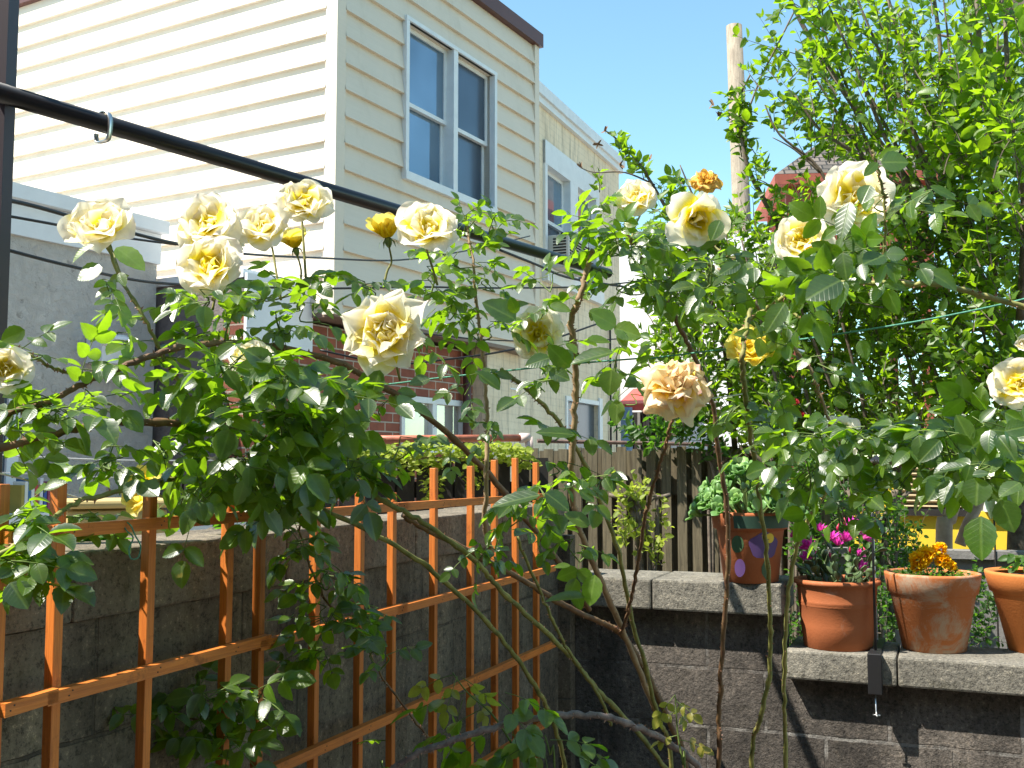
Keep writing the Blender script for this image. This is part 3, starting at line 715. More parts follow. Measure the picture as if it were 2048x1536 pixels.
# ================================================================== PLANT MATERIALS
def leaf_mat(name, c_old, c_new, vein, trans, rough, gloss=.5, tw=.45, vein_amt=.5, back=None):
    m = M_(name); m.rough(rough); m.b.inputs['Specular IOR Level'].default_value = gloss
    at = m.n('ShaderNodeAttribute', attribute_name='rnd'); uv = m.n('ShaderNodeUVMap', uv_map='UV')
    r = m.ramp(at, 'Fac', [(0, c_old), (.75, [(a + b) / 2 for a, b in zip(c_old, c_new)]), (1, c_new)])
    sp = m.n('ShaderNodeSeparateXYZ'); m.l(uv, 'UV', sp, 'Vector')          # x across -1..1 stored 0..1, y along
    ab = m.n('ShaderNodeMath', operation='SUBTRACT'); m.l(sp, 'X', ab, 0); ab.inputs[1].default_value = .5
    a2 = m.n('ShaderNodeMath', operation='ABSOLUTE'); m.l(ab, 'Value', a2, 0)
    mid = m.ramp(a2, 'Value', [(.015, 1), (.05, 0)])
    # side veins: saw of (v*9 - |u|*5)
    k1 = m.n('ShaderNodeMath', operation='MULTIPLY'); m.l(sp, 'Y', k1, 0); k1.inputs[1].default_value = 8
    k2 = m.n('ShaderNodeMath', operation='MULTIPLY'); m.l(a2, 'Value', k2, 0); k2.inputs[1].default_value = 5
    k3 = m.n('ShaderNodeMath', operation='SUBTRACT'); m.l(k1, 'Value', k3, 0); m.l(k2, 'Value', k3, 1)
    k4 = m.n('ShaderNodeMath', operation='FRACT'); m.l(k3, 'Value', k4, 0)
    sv = m.ramp(k4, 'Value', [(0, .55), (.10, 0), (.90, 0), (1, .55)])
    mx = m.n('ShaderNodeMath', operation='MAXIMUM'); m.l(mid, 'Color', mx, 0); m.l(sv, 'Color', mx, 1)
    mv = m.n('ShaderNodeMath', operation='MULTIPLY'); m.l(mx, 'Value', mv, 0); mv.inputs[1].default_value = vein_amt
    c = m.mix((r, 'Color'), vein, (mv, 'Value'))
    nz = m.noise(45, 3); nr_ = m.ramp(nz, 'Fac', [(.3, .78), (.7, 1.15)]); c = m.mix(c, (nr_, 'Color'), .8, 'MULTIPLY')
    ns = m.noise(16, 5, .7); ss = m.ramp(ns, 'Fac', [(.66, (0, 0, 0)), (.72, (1, 1, 1))]); c = m.mix(c, (.22, .17, .03), (ss, 'Color'))
    m.col(c)
    bmp = m.n('ShaderNodeBump'); bmp.inputs['Distance'].default_value = .0007; bmp.inputs['Strength'].default_value = .3; bmp.invert = True
    m.l(mx, 'Value', bmp, 'Height'); m.l(bmp, 'Normal', m.b, 'Normal')
    tr = m.n('ShaderNodeBsdfTranslucent'); r2 = m.ramp(at, 'Fac', [(0, trans), (1, [min(1, t * 1.5) for t in trans])])
    m.t.links.new(m.mix((r2, 'Color'), (nr_, 'Color'), .8, 'MULTIPLY')[0].outputs[2], tr.inputs['Color'])
    ms = m.n('ShaderNodeMixShader'); ms.inputs[0].default_value = tw
    m.l(m.b, 'BSDF', ms, 1); m.l(tr, 'BSDF', ms, 2); m.l(ms, 'Shader', m.out, 'Surface')
    return m.m
MAT['rose_leaf'] = leaf_mat('rose_leaf', (.017, .045, .010), (.12, .20, .018), (.15, .22, .05), (.34, .60, .012), .34, 1.0, .40)
MAT['shrub_leaf'] = leaf_mat('shrub_leaf', (.028, .070, .012), (.16, .26, .022), (.18, .25, .05), (.36, .60, .012), .42, .45, .42, .3)
MAT['ivy_leaf'] = leaf_mat('ivy_leaf', (.16, .22, .03), (.38, .42, .07), (.4, .5, .1), (.45, .55, .05), .5, .3, .45, .2)
MAT['hedge_leaf'] = leaf_mat('small_hedge_leaf', (.018, .055, .014), (.09, .18, .03), (.15, .25, .06), (.14, .34, .015), .45, .4, .42, .2)
MAT['succulent'] = leaf_mat('succulent_leaf', (.11, .24, .07), (.28, .44, .12), (.2, .35, .15), (.3, .6, .1), .4, .4, .25, .1)
MAT['young_leaf'] = leaf_mat('young_rose_leaf', (.16, .18, .03), (.34, .25, .06), (.35, .3, .1), (.5, .55, .05), .3, .6, .45, .4)
def petal_mat(name, base, edge, rim, tb, te, tw=.4):
    m = M_(name); m.rough(.55); m.b.inputs['Specular IOR Level'].default_value = .25
    uv = m.n('ShaderNodeUVMap', uv_map='UV'); sp = m.n('ShaderNodeSeparateXYZ'); m.l(uv, 'UV', sp, 'Vector')
    at = m.n('ShaderNodeAttribute', attribute_name='rnd')
    nz = m.noise(40, 4); a1 = m.n('ShaderNodeMath', operation='MULTIPLY_ADD'); m.l(nz, 'Fac', a1, 0); a1.inputs[1].default_value = .3; m.l(sp, 'Y', a1, 2)
    a2 = m.n('ShaderNodeMath', operation='ADD'); m.l(a1, 'Value', a2, 0); m.l(at, 'Fac', a2, 1)
    s2 = m.n('ShaderNodeMath', operation='SUBTRACT'); m.l(a2, 'Value', s2, 0); s2.inputs[1].default_value = .15
    r = m.ramp(s2, 'Value', [(.34, base), (.66, edge), (.96, edge), (1.0, rim)])
    m.col((r, 'Color'))
    r2 = m.ramp(s2, 'Value', [(.38, tb), (.72, te)])
    nb = m.noise(1, 3, co=None); wv = m.n('ShaderNodeTexWave'); wv.inputs['Scale'].default_value = 6; wv.inputs['Distortion'].default_value = 3
    m.l(uv, 'UV', wv, 'Vector'); m.bump(wv, 'Fac', .0006, .3)
    tr = m.n('ShaderNodeBsdfTranslucent'); m.l(r2, 'Color', tr, 'Color')
    ms = m.n('ShaderNodeMixShader'); ms.inputs[0].default_value = tw
    m.l(m.b, 'BSDF', ms, 1); m.l(tr, 'BSDF', ms, 2); m.l(ms, 'Shader', m.out, 'Surface'); return m.m
MAT['petal'] = petal_mat('cream_yellow_petal', (1, .84, .04), (.99, .94, .82), (.96, .84, .78), (1, .88, .04), (1, .95, .74), .44)
MAT['petal_y'] = petal_mat('deep_yellow_petal', (.98, .74, .015), (.97, .84, .22), (.92, .72, .35), (1, .80, .01), (1, .88, .2), .45)
MAT['petal_old'] = petal_mat('withered_petal', (.96, .70, .06), (.95, .82, .60), (.72, .44, .40), (1, .72, .06), (1, .80, .45), .42)
MAT['petal_brown'] = petal_mat('dried_orange_petal', (.88, .50, .02), (.88, .60, .16), (.6, .3, .1), (.9, .55, .02), (.9, .6, .1), .35)
MAT['red_petal'] = petal_mat('dark_red_petal', (.25, .005, .008), (.30, .01, .015), (.2, .0, .0), (.3, .01, .01), (.3, .01, .01), .25)
MAT['magenta'] = petal_mat('magenta_petal', (.75, .12, .40), (.80, .05, .50), (.8, .08, .5), (.9, .1, .6), (.9, .08, .6), .35)
MAT['marigold'] = petal_mat('marigold_petal', (1, .45, .005), (1, .60, .010), (1, .6, .01), (1, .5, .0), (1, .6, .0), .3)
def bark(name, c0, c1, sc=60, bumpd=.001, rough=.7, st=(1, 1, 1)):
    m = M_(name); m.rough(rough); n = m.noise(sc, 5, .7, co=m.co(st)); r = m.ramp(n, 'Fac', [(.35, c0), (.65, c1)]); m.col((r, 'Color'))
    m.bump(n, 'Fac', bumpd); return m.m
MAT['cane_green'] = bark('green_rose_cane', (.11, .12, .025), (.28, .26, .07), 25)
MAT['cane_lime'] = bark('yellow_green_cane', (.20, .22, .05), (.36, .33, .11), 20)
MAT['cane_brown'] = bark('brown_rose_cane', (.10, .045, .022), (.20, .12, .05), 30)
MAT['cane_tan'] = bark('tan_woody_cane', (.22, .14, .075), (.36, .25, .14), 25)
MAT['cane_grey'] = bark('grey_purple_bark', (.085, .06, .055), (.24, .18, .16), 45, .002)
MAT['bark'] = bark('shrub_bark', (.075, .055, .04), (.20, .16, .12), 30, .004, .85)
MAT['pale_bark'] = bark('pale_smooth_bark', (.38, .28, .23), (.55, .45, .38), 9, .003)
MAT['stem'] = bark('thin_green_stem', (.07, .12, .02), (.16, .22, .05), 30)
MAT['thorn'] = plain('pale_thorn', (.32, .16, .10), .5)
MAT['dry'] = plain('dried_flower_head', (.22, .13, .07), .9, var=.4, scale=60)
# ================================================================== LEAF BATCHES
def template(rows, prof, serr=0):
    V, U, F = [], [], []
    V.append((0, 0, 0, 0)); U.append((.5, 0))
    for i in range(1, rows):
        v = i / rows; w = prof(v)
        if serr: w *= 1 + serr * (1 if i % 2 else -1)
        V += [(-w, v, 1, v * v), (0, v, 0, v * v), (w, v, 1, v * v)]; U += [(.5 - .5 * w / .4, v), (.5, v), (.5 + .5 * w / .4, v)]
    V.append((0, 1, 0, 1)); U.append((.5, 1))
    T = len(V) - 1
    F += [(0, 2, 1), (0, 3, 2)]
    for i in range(rows - 2):
        a = 1 + 3 * i; b = a + 3
        F += [(a, a + 1, b + 1, b), (a + 1, a + 2, b + 2, b + 1)]
    a = 1 + 3 * (rows - 2)
    F += [(a, a + 1, T), (a + 1, a + 2, T)]
    # z of edge verts from fold: store |x|
    V = np.array([(x, y, abs(x) * f, c) for x, y, f, c in V]); return V, np.array(U), F
def lobed():
    pts = [(0, 0), (-.10, .12), (-.30, .36), (-.20, .42), (-.16, .62), (0, 1), (.16, .62), (.20, .42), (.30, .36), (.10, .12)]
    V = [(0, .35, 0, .12)] + [(x, y, abs(x), y * y) for x, y in pts]
    U = [(.5, .35)] + [(.5 + x * 1.2, y) for x, y in pts]
    F = [(0, i + 1, (i + 1) % 10 + 1)[::-1] for i in range(10)]
    return np.array(V), np.array(U), F
T_ROSE = template(11, lambda v: .335 * math.sin(PI * v ** .86) ** .72 * (1 - .10 * v), .035)
T_SIMP = template(5, lambda v: .30 * math.sin(PI * v ** .8) ** .8)
T_LOBE = lobed()
T_PAD = template(5, lambda v: .30 * (math.sin(PI * v ** 1.7) ** .6))
class Leaves:
    def __init__(s, tmpl): s.t = tmpl; s.p = []; s.d = []; s.n = []; s.s = []; s.r = []; s.fold = []; s.curl = []; s.w = []
    def add(s, p, d, n, size, rnd=None, fold=None, curl=None, w=1):
        s.p.append(tuple(p)); s.d.append(tuple(d)); s.n.append(tuple(n)); s.s.append(size)
        s.r.append(rng.random() ** 1.6 if rnd is None else rnd); s.fold.append(rng.uniform(.15, .55) if fold is None else fold)
        s.curl.append(rng.uniform(-.05, .35) if curl is None else curl); s.w.append(w)
    def build(s, name, mat, parent=None, off=(0, 0, 0)):
        V, U, F = s.t; N = len(s.p)
        if N == 0: return None
        p = np.array(s.p) - np.array(off); d = np.array(s.d, float); d /= np.linalg.norm(d, axis=1)[:, None] + 1e-9
        n = np.array(s.n, float); n -= d * (n * d).sum(1)[:, None]; n /= np.linalg.norm(n, axis=1)[:, None] + 1e-9
        x = np.cross(d, n); sz = np.array(s.s)[:, None, None]; w = np.array(s.w)[:, None, None]
        zz = V[None, :, 2] * np.array(s.fold)[:, None] - V[None, :, 3] * np.array(s.curl)[:, None]
        rip = nr.uniform(-.006, .006, (N, len(V)))
        P_ = p[:, None, :] + sz * (V[None, :, 0, None] * w * x[:, None, :] + V[None, :, 1, None] * d[:, None, :] + (zz + rip)[:, :, None] * n[:, None, :])
        nv = len(V); verts = P_.reshape(-1, 3)
        lens = np.array([len(f) for f in F]); flat = np.concatenate([np.array(f) for f in F])
        loops = (flat[None, :] + (np.arange(N) * nv)[:, None]).reshape(-1); starts = np.concatenate([[0], np.cumsum(lens)[:-1]])
        st = (starts[None, :] + (np.arange(N) * len(flat))[:, None]).reshape(-1); tot = np.tile(lens, N)
        me = bpy.data.meshes.new(name); me.vertices.add(N * nv); me.vertices.foreach_set('co', verts.ravel())
        me.loops.add(len(loops)); me.loops.foreach_set('vertex_index', loops.astype(np.int32))
        me.polygons.add(len(st)); me.polygons.foreach_set('loop_start', st.astype(np.int32))
        me.polygons.foreach_set('loop_total', tot.astype(np.int32)); me.polygons.foreach_set('use_smooth', np.ones(len(st), bool))
        uv = me.uv_layers.new(name='UV'); uu = np.tile(U[flat], (N, 1)); uv.data.foreach_set('uv', uu.ravel())
        at = me.attributes.new('rnd', 'FLOAT', 'POINT'); at.data.foreach_set('value', np.repeat(np.array(s.r), nv).astype(np.float32))
        me.materials.append(mat); me.update(calc_edges=True); me.validate()
        o = bpy.data.objects.new(name, me); COL.objects.link(o)
        if parent is not None: o.parent = parent
        return o
def rv(a=1): return Vector((rng.gauss(0, a), rng.gauss(0, a), rng.gauss(0, a)))
UP = Vector((0, 0, 1))
_sh = (FR.ey * -1) * math.cos(R(48)) + (FR.ex * -1) * math.sin(R(48))
SUNV = Vector((_sh.x * math.cos(R(56)), _sh.y * math.cos(R(56)), math.sin(R(56))))
def rot_about(v, ax, ang): return Matrix.Rotation(ang, 3, ax) @ v
# compound rose leaf
def rose_leaf(L, stems, p, d, n, size=.05, young=0, nl=None):
    d = d.normalized(); n = (n - d * n.dot(d)); n = n.normalized() if n.length > 1e-4 else UP
    nl = nl or rng.choice((5, 5, 5, 7, 3)); pairs = nl // 2; Lr = size * (.55 + .62 * pairs)
    droop = rng.uniform(.05, .35)
    pts = []
    for i in range(5):
        t = i / 4; pts.append(p + d * (Lr * t) - UP * (droop * Lr * t * t))
    stems.tube(pts, [.0011, .001, .0009, .0008, .0007], 3, caps=False)
    e = (pts[-1] - pts[-2]).normalized()
    r0 = min(1, max(0, (rng.random() ** 2.2) * .8 + young))
    def one(q, dd, s):
        nn = n + rv(.22); L.add(q, dd, nn, s, min(1, max(0, r0 + rng.uniform(-.1, .1))), w=rng.uniform(.9, 1.15))
    one(pts[-1], e + rv(.12), size * rng.uniform(1.0, 1.15))
    for k in range(pairs):
        t = 1 - (k * .42 + .12) if pairs > 1 else .75
        q = p + d * (Lr * t) - UP * (droop * Lr * t * t)
        for sg in (-1, 1):
            dd = rot_about(e, n, sg * R(rng.uniform(48, 72))) + rv(.1) - UP * rng.uniform(0, .18)
            one(q, dd, size * rng.uniform(.78, .98) * (1 - .08 * k))
# ================================================================== BLOOMS
def bloom(c, axis, rad, seed, style='open', mat=None):
    """verts for one rose head: layered, ruffled petals around an axis"""
    g = random.Random(seed); axis = axis.normalized()
    t1 = axis.cross(Vector((.3, .2, .9))).normalized(); t2 = axis.cross(t1)
    V, F, U, A = [], [], [], []
    NU, NV = 7, 7
    Ls = {'open': [(6, 1.04, 66, 106, .58, .10), (6, .94, 54, 84, .54, .13), (5, .74, 42, 68, .46, .16), (5, .44, 32, 60, .28, .2), (4, .26, 10, 40, .2, .2)],
          'point': [(8, 1.14, 74, 98, .42, .05), (7, 1.0, 62, 84, .40, .07), (6, .66, 48, 68, .40, .14), (8, .44, 30, 60, .28, .24), (7, .30, 8, 45, .22, .26)],
          'cup': [(6, 1.0, 48, 100, .58, .13), (6, .90, 36, 72, .54, .13), (5, .68, 26, 54, .44, .12), (4, .40, 14, 40, .30, .14)],
          'side': [(5, 1.0, 30, 72, .50, .05), (6, .85, 20, 52, .46, .06), (6, .62, 10, 32, .40, .08)],
          'old': [(8, 1.0, 70, 150, .42, .16), (9, .9, 50, 135, .40, .18), (9, .72, 30, 105, .36, .2), (9, .55, 15, 75, .3, .22), (7, .4, 5, 50, .26, .22)],
          'loose': [(4, 1.1, 60, 150, .46, .10), (4, 1.05, 40, 75, .46, .08), (5, .85, 25, 60, .42, .1), (5, .5, 10, 50, .30, .15)],
          'bud': [(4, .9, 8, 14, .34, .03), (4, .7, 3, 6, .3, .03)]}[style]
    ring0 = 0
    for li, (n, ln, th0, th1, wd, ruf) in enumerate(Ls):
        for k in range(n):
            az = 2 * PI * (k + g.uniform(-.22, .22)) / n + li * 2.4 + ring0
            a = t1 * math.cos(az) + t2 * math.sin(az); b = axis.cross(a)
            L_ = rad * ln * g.uniform(.86, 1.10); w_ = rad * wd * g.uniform(.9, 1.15) * (ln ** .4)
            q0, q1 = R(th0 + g.uniform(-9, 9)), R(th1 + g.uniform(-22, 16)); r_, h_ = rad * .05 * (1 - li * .12), 0
            ph = g.uniform(0, 6.28); fq = g.uniform(2.2, 4.0); tw = g.uniform(-.25, .25); notch = g.uniform(-.05, .10); rn = g.uniform(-.12, .12) - (0, 0, .10, .28, .42)[li] * (style in ('open', 'point', 'cup', 'loose'))
            base = len(V); prev = (r_, h_)
            for j in range(NV):
                v = j / (NV - 1); th = q0 + (q1 - q0) * v ** 1.3
                if j: r_ += math.sin(th) * L_ / (NV - 1); h_ += math.cos(th) * L_ / (NV - 1)
                if style == 'point': prof = (math.sin(PI * min(1, v * .93 + .03)) ** .55) * (1 if v < .72 else 1 - (v - .72) * 2.5)
                else: prof = math.sin(PI * (.10 + .74 * v)) ** .8 * (1 if v < .9 else .86)
                prof = max(prof, .12)
                for i in range(NU):
                    u = i / (NU - 1) * 2 - 1
                    cup = .28 * u * u * w_ * (1 - .35 * v); z = ruf * rad * v ** 1.6 * math.sin(fq * u + ph + 2 * v) + ruf * .5 * rad * v * v * math.sin(3.1 * fq * u + 2 * ph)
                    rr = r_ - notch * rad * (1 - abs(u)) * (v ** 4) - .10 * rad * u * u * v * v
                    nx, nz = -math.cos(th), math.sin(th)       # inward normal
                    jx, jz = g.gauss(0, .018) * rad * v, g.gauss(0, .022) * rad * v
                    pos = a * jx + axis * jz + c + a * (rr + nx * (cup + z)) + axis * (h_ + nz * (cup + z)) + b * (u * w_ * prof + tw * w_ * v * v * .5)
                    V.append(tuple(pos)); U.append((.5 + .5 * u, v)); A.append(rn)
            for j in range(NV - 1):
                for i in range(NU - 1):
                    q = base + j * NU + i; F.append((q, q + 1, q + NU + 1, q + NU))
        ring0 += 1.1
    return V, F, U, A
def build_bloom(parent, off, c, axis, rad, seed, style, mat, label=None, stem_to=None, name='bloom'):
    V, F, U, A = bloom(c, axis, rad, seed, style)
    me = bpy.data.meshes.new(name); me.from_pydata([tuple(Vector(v) - Vector(off)) for v in V], [], F)
    uv = me.uv_layers.new(name='UV'); fl = np.array([i for f in F for i in f]); uv.data.foreach_set('uv', np.array(U)[fl].ravel())
    at = me.attributes.new('rnd', 'FLOAT', 'POINT'); at.data.foreach_set('value', np.array(A, dtype=np.float32))
    me.polygons.foreach_set('use_smooth', [True] * len(F)); me.materials.append(mat)
    o = bpy.data.objects.new(name, me); COL.objects.link(o); o.parent = parent
    if rad > .03:
        sb = o.modifiers.new('sub', 'SUBSURF'); sb.levels = 1; sb.render_levels = 1
    if label: o['label'] = label
    # calyx: green cup and sepals
    ax = axis.normalized(); mb = MB(); b0 = c - ax * rad * .22
    mb.tube([b0 - ax * rad * .12, b0, b0 + ax * rad * .10, c + ax * rad * .02], [rad * .05, rad * .12, rad * .13, rad * .10], 8)
    t1 = ax.cross(Vector((.3, .2, .9))).normalized(); t2 = ax.cross(t1)
    for k in range(5):
        a = t1 * math.cos(k * 1.257) + t2 * math.sin(k * 1.257); s_ = ax.cross(a) * rad * .06
        p0 = c + a * rad * .08; p1 = c + a * rad * .30 - ax * rad * .12; p2 = c + a * rad * .38 - ax * rad * .36
        mb.quad(p0 - s_, p0 + s_, p1 + s_ * .7, p1 - s_ * .7); mb.quad(p1 - s_ * .7, p1 + s_ * .7, p2, p2 - s_ * .02)
    cx = mb.build('calyx', MAT['stem'], o, True, sub=off)
    if stem_to is not None:
        s0 = b0 - ax * rad * .1; mid = (s0 + stem_to) / 2 - ax * (s0 - stem_to).length * .12
        mb = MB(); pp = smooth_path([s0, s0 - ax * .03, mid, stem_to], 4); mb.tube(pp, [.0019 + .0008 * i / len(pp) for i in range(len(pp))], 6)
        mb.build('flower_stem', MAT['cane_green'], o, True, sub=off)
    return o
# ================================================================== CLIMBING ROSES
def cane_obj(parent, off, pts, r0, r1, mat, thorns=True, n=7, wob=.004, label=None):
    pp = smooth_path([P(*q) if len(q) == 3 else Vector(q[:3]) for q in pts], n)
    pp = [p + rv(wob * .35) for p in pp]; N = len(pp)
    rad = [(r0 + (r1 - r0) * i / (N - 1)) * rng.uniform(.93, 1.1) for i in range(N)]
    mb = MB(); mb.tube(pp, rad, 9)
    o = mb.build('cane', mat, parent, True, sub=off)
    if thorns:
        tb = MB()
        for i in range(1, N - 1):
            for _ in range(2 if rng.random() < .5 else 1):
                t = (pp[i + 1] - pp[i]); p = pp[i] + t * rng.random(); t = t.normalized(); s_ = t.cross(rv()).normalized(); w_ = t.cross(s_)
                b = p + s_ * rad[i] * .85; L_ = rng.uniform(.0045, .0075); k = .0018
                n0 = len(tb.v); tb.v += [tuple(b + t * k * 1.3), tuple(b - t * k * 1.3), tuple(b + w_ * k * .6), tuple(b - w_ * k * .6), tuple(b + s_ * L_ - t * L_ * .35)]
                for f in ((0, 2, 4), (2, 1, 4), (1, 3, 4), (3, 0, 4)): tb.f.append(tuple(n0 + j for j in f)); tb.mi.append(0)
        tb.build('thorns', MAT['thorn'], o, sub=off)
    if label: o['label'] = label
    return pp
gx = P(1380, 1536, 3.1)
rA = thing('climbing_rose', 'big climbing rose with pale yellow blooms sprawling leftward over the orange trellis', 'rose bush', (gx.x, gx.y, 0))
oA = Vector(rA.location)
gx2 = P(1530, 1536, 2.75)
rB = thing('climbing_rose', 'climbing rose on three upright canes in front of the flowerpot wall, blooming at the right', 'rose bush', (gx2.x, gx2.y, 0))
oB = Vector(rB.location)
gA = (gx.x, gx.y, 0.0); 
def base(x, Z, dx=0): q = P(x, 1560, Z); return (q.x + dx, q.y + .05, 0.0)
def W(p): return Vector(p)
_P = P
def P(x, y, Z=None): return _P(x, y, Z)
CA = [  # canes of the left rose
 ([(-40, 905, 1.55), (110, 868, 1.62), (215, 845, 1.68), (300, 845, 1.75), (420, 852, 1.85), (520, 875, 1.92), (640, 940, 2.0), (700, 985, 2.1)], .0055, .0075, 'cane_brown'),
 ([(-40, 842, 1.6), (90, 806, 1.65), (180, 762, 1.7), (300, 712, 1.75), (390, 690, 1.8), (520, 690, 1.9), (660, 720, 2.0), (772, 778, 2.1), (862, 838, 2.2), (951, 920, 2.35), (1000, 975, 2.5), (1100, 1100, 2.7), (1180, 1220, 2.85)], .0045, .0075, 'cane_brown'),
 ([(28, 695, 1.62), (80, 722, 1.65), (130, 742, 1.68), (205, 746, 1.72)], .002, .003, 'cane_green'),
 ([(100, 1040, 1.55), (160, 1003, 1.6), (270, 977, 1.66), (330, 960, 1.75), (420, 965, 1.85), (560, 985, 2.0)], .0035, .0045, 'cane_green'),
 ([(-40, 1130, 1.42), (30, 1090, 1.45), (110, 1035, 1.55)], .0038, .0035, 'cane_lime'),
 ([(540, 985, 2.05), (650, 1021, 2.08), (790, 1091, 2.18), (894, 1167, 2.3), (999, 1272, 2.45), (1069, 1370, 2.6), (1104, 1436, 2.7), (1130, 1530, 2.8), (1150, 1620, 2.9)], .0048, .0062, 'cane_green'),
 ([(640, 930, 2.05), (690, 958, 2.08), (772, 1003, 2.12), (845, 1045, 2.18), (950, 1122, 2.3), (999, 1178, 2.38), (1069, 1244, 2.48), (1145, 1317, 2.6), (1194, 1380, 2.72), (1260, 1447, 2.85), (1330, 1536, 2.98), (1370, 1610, 3.1)], .0052, .0068, 'cane_green'),
 ([(806, 1030, 2.3), (866, 1066, 2.35), (964, 1115, 2.45), (1069, 1174, 2.55), (1138, 1216, 2.65), (1208, 1248, 2.75), (1243, 1269, 2.8), (1275, 1314, 2.9), (1302, 1363, 2.95), (1340, 1450, 3.0), (1375, 1560, 3.1)], .0065, .0085, 'cane_brown'),
 ([(1035, 1075, 2.3), (1079, 1181, 2.38), (1114, 1258, 2.45), (1149, 1321, 2.55), (1194, 1384, 2.65), (1222, 1450, 2.75)], .0032, .0045, 'cane_green'),
 ([(1002, 739, 2.2), (1060, 784, 2.25), (1111, 838, 2.3), (1156, 903, 2.35), (1200, 1000, 2.45), (1238, 1110, 2.55), (1262, 1230, 2.7), (1290, 1330, 2.8), (1318, 1440, 2.95), (1345, 1540, 3.05)], .0045, .006, 'cane_green'),
 ([(1350, 800, 1.98), (1342, 850, 2.0), (1325, 910, 2.05), (1302, 985, 2.15), (1284, 1070, 2.28), (1272, 1150, 2.45), (1255, 1225, 2.62), (1243, 1265, 2.75)], .003, .0048, 'cane_brown'),
 ([(1185, 500, 2.12), (1172, 548, 2.12), (1158, 600, 2.12), (1142, 640, 2.14), (1150, 700, 2.15), (1151, 770, 2.18), (1148, 860, 2.2), (1142, 960, 2.25), (1160, 1060, 2.4), (1210, 1180, 2.6), (1262, 1300, 2.85), (1310, 1420, 3.0)], .0058, .0078, 'cane_tan'),
 ([(930, 430, 2.35), (946, 520, 2.32), (952, 600, 2.3), (962, 680, 2.3), (972, 780, 2.3), (974, 880, 2.3), (972, 960, 2.3), (970, 1050, 2.35), (985, 1110, 2.45)], .0024, .0062, 'cane_tan'),
 ([(1250, 460, 2.25), (1282, 520, 2.25), (1325, 590, 2.28), (1362, 660, 2.3), (1392, 720, 2.33), (1424, 800, 2.36), (1436, 900, 2.4), (1452, 1000, 2.45), (1457, 1100, 2.5), (1452, 1200, 2.55), (1443, 1320, 2.6), (1437, 1440, 2.65), (1434, 1560, 2.7)], .005, .006, 'cane_brown'),
 ([(205, 470, 1.82), (245, 560, 1.82), (290, 640, 1.82), (330, 720, 1.84), (380, 800, 1.88)], .0028, .0038, 'cane_green'),
 ([(700, 1235, 2.25), (765, 1355, 2.3), (830, 1440, 2.35), (875, 1500, 2.4)], .002, .003, 'cane_brown'),
 ([(560, 1330, 2.0), (500, 1420, 2.02), (440, 1440, 2.04), (330, 1430, 2.0)], .0016, .0026, 'cane_brown'),
 ([(625, 1010, 2.1), (600, 1060, 2.1), (640, 1180, 2.12), (700, 1250, 2.2)], .002, .003, 'cane_brown'),
]
labs = {10: 'reddish brown cane carrying the withered bloom', 11: 'knobbly tan woody cane', 12: 'tall straight tan cane in the centre'}
for i, (pts, r0, r1, m) in enumerate(CA):
    if pts[-1][1] > 1500: pts = pts + [tuple(Vector(gA) + Vector((rng.uniform(-.06, .06), rng.uniform(-.06, .06), 0)))+(0,)] if False else pts
    pl = [_P(*q) for q in pts]
    if pts[-1][1] > 1500: pl.append(Vector(gA) + Vector((rng.uniform(-.05, .05), rng.uniform(-.05, .05), 0)))
    P_save = P
    P = lambda *q: q[0] if len(q) == 1 else _P(*q)
    def _co(parent, off, pl, r0, r1, mat):
        pp = smooth_path(pl, 8); N = len(pp); pp = [p + rv(.0012) for p in pp]
        rad = [(r0 + (r1 - r0) * k / (N - 1)) * rng.uniform(.94, 1.08) for k in range(N)]
        for k in range(3, N, rng.choice((9, 11, 13))): rad[k] *= 1.22
        mb = MB(); mb.tube(pp, rad, 9); o = mb.build('cane', mat, parent, True, sub=off)
        tb = MB()
        for k in range(1, N - 1):
            for _ in range(rng.choice((1, 2))):
                t = (pp[k + 1] - pp[k]); p = pp[k] + t * rng.random(); t = t.normalized(); s_ = t.cross(rv()).normalized(); w_ = t.cross(s_)
                b = p + s_ * rad[k] * .85; L_ = rng.uniform(.004, .0075); q = .0018; n0 = len(tb.v)
                tb.v += [tuple(b + t * q * 1.3), tuple(b - t * q * 1.3), tuple(b + w_ * q * .6), tuple(b - w_ * q * .6), tuple(b + s_ * L_ - t * L_ * .3)]
                for f in ((0, 2, 4), (2, 1, 4), (1, 3, 4), (3, 0, 4)): tb.f.append(tuple(n0 + j for j in f)); tb.mi.append(0)
        tb.build('thorns', MAT['thorn'], o, sub=off); return o, pp
    o, _ = _co(rA, oA, pl, r0, r1, MAT[m])
    if i in labs: o['label'] = labs[i]
P = _P
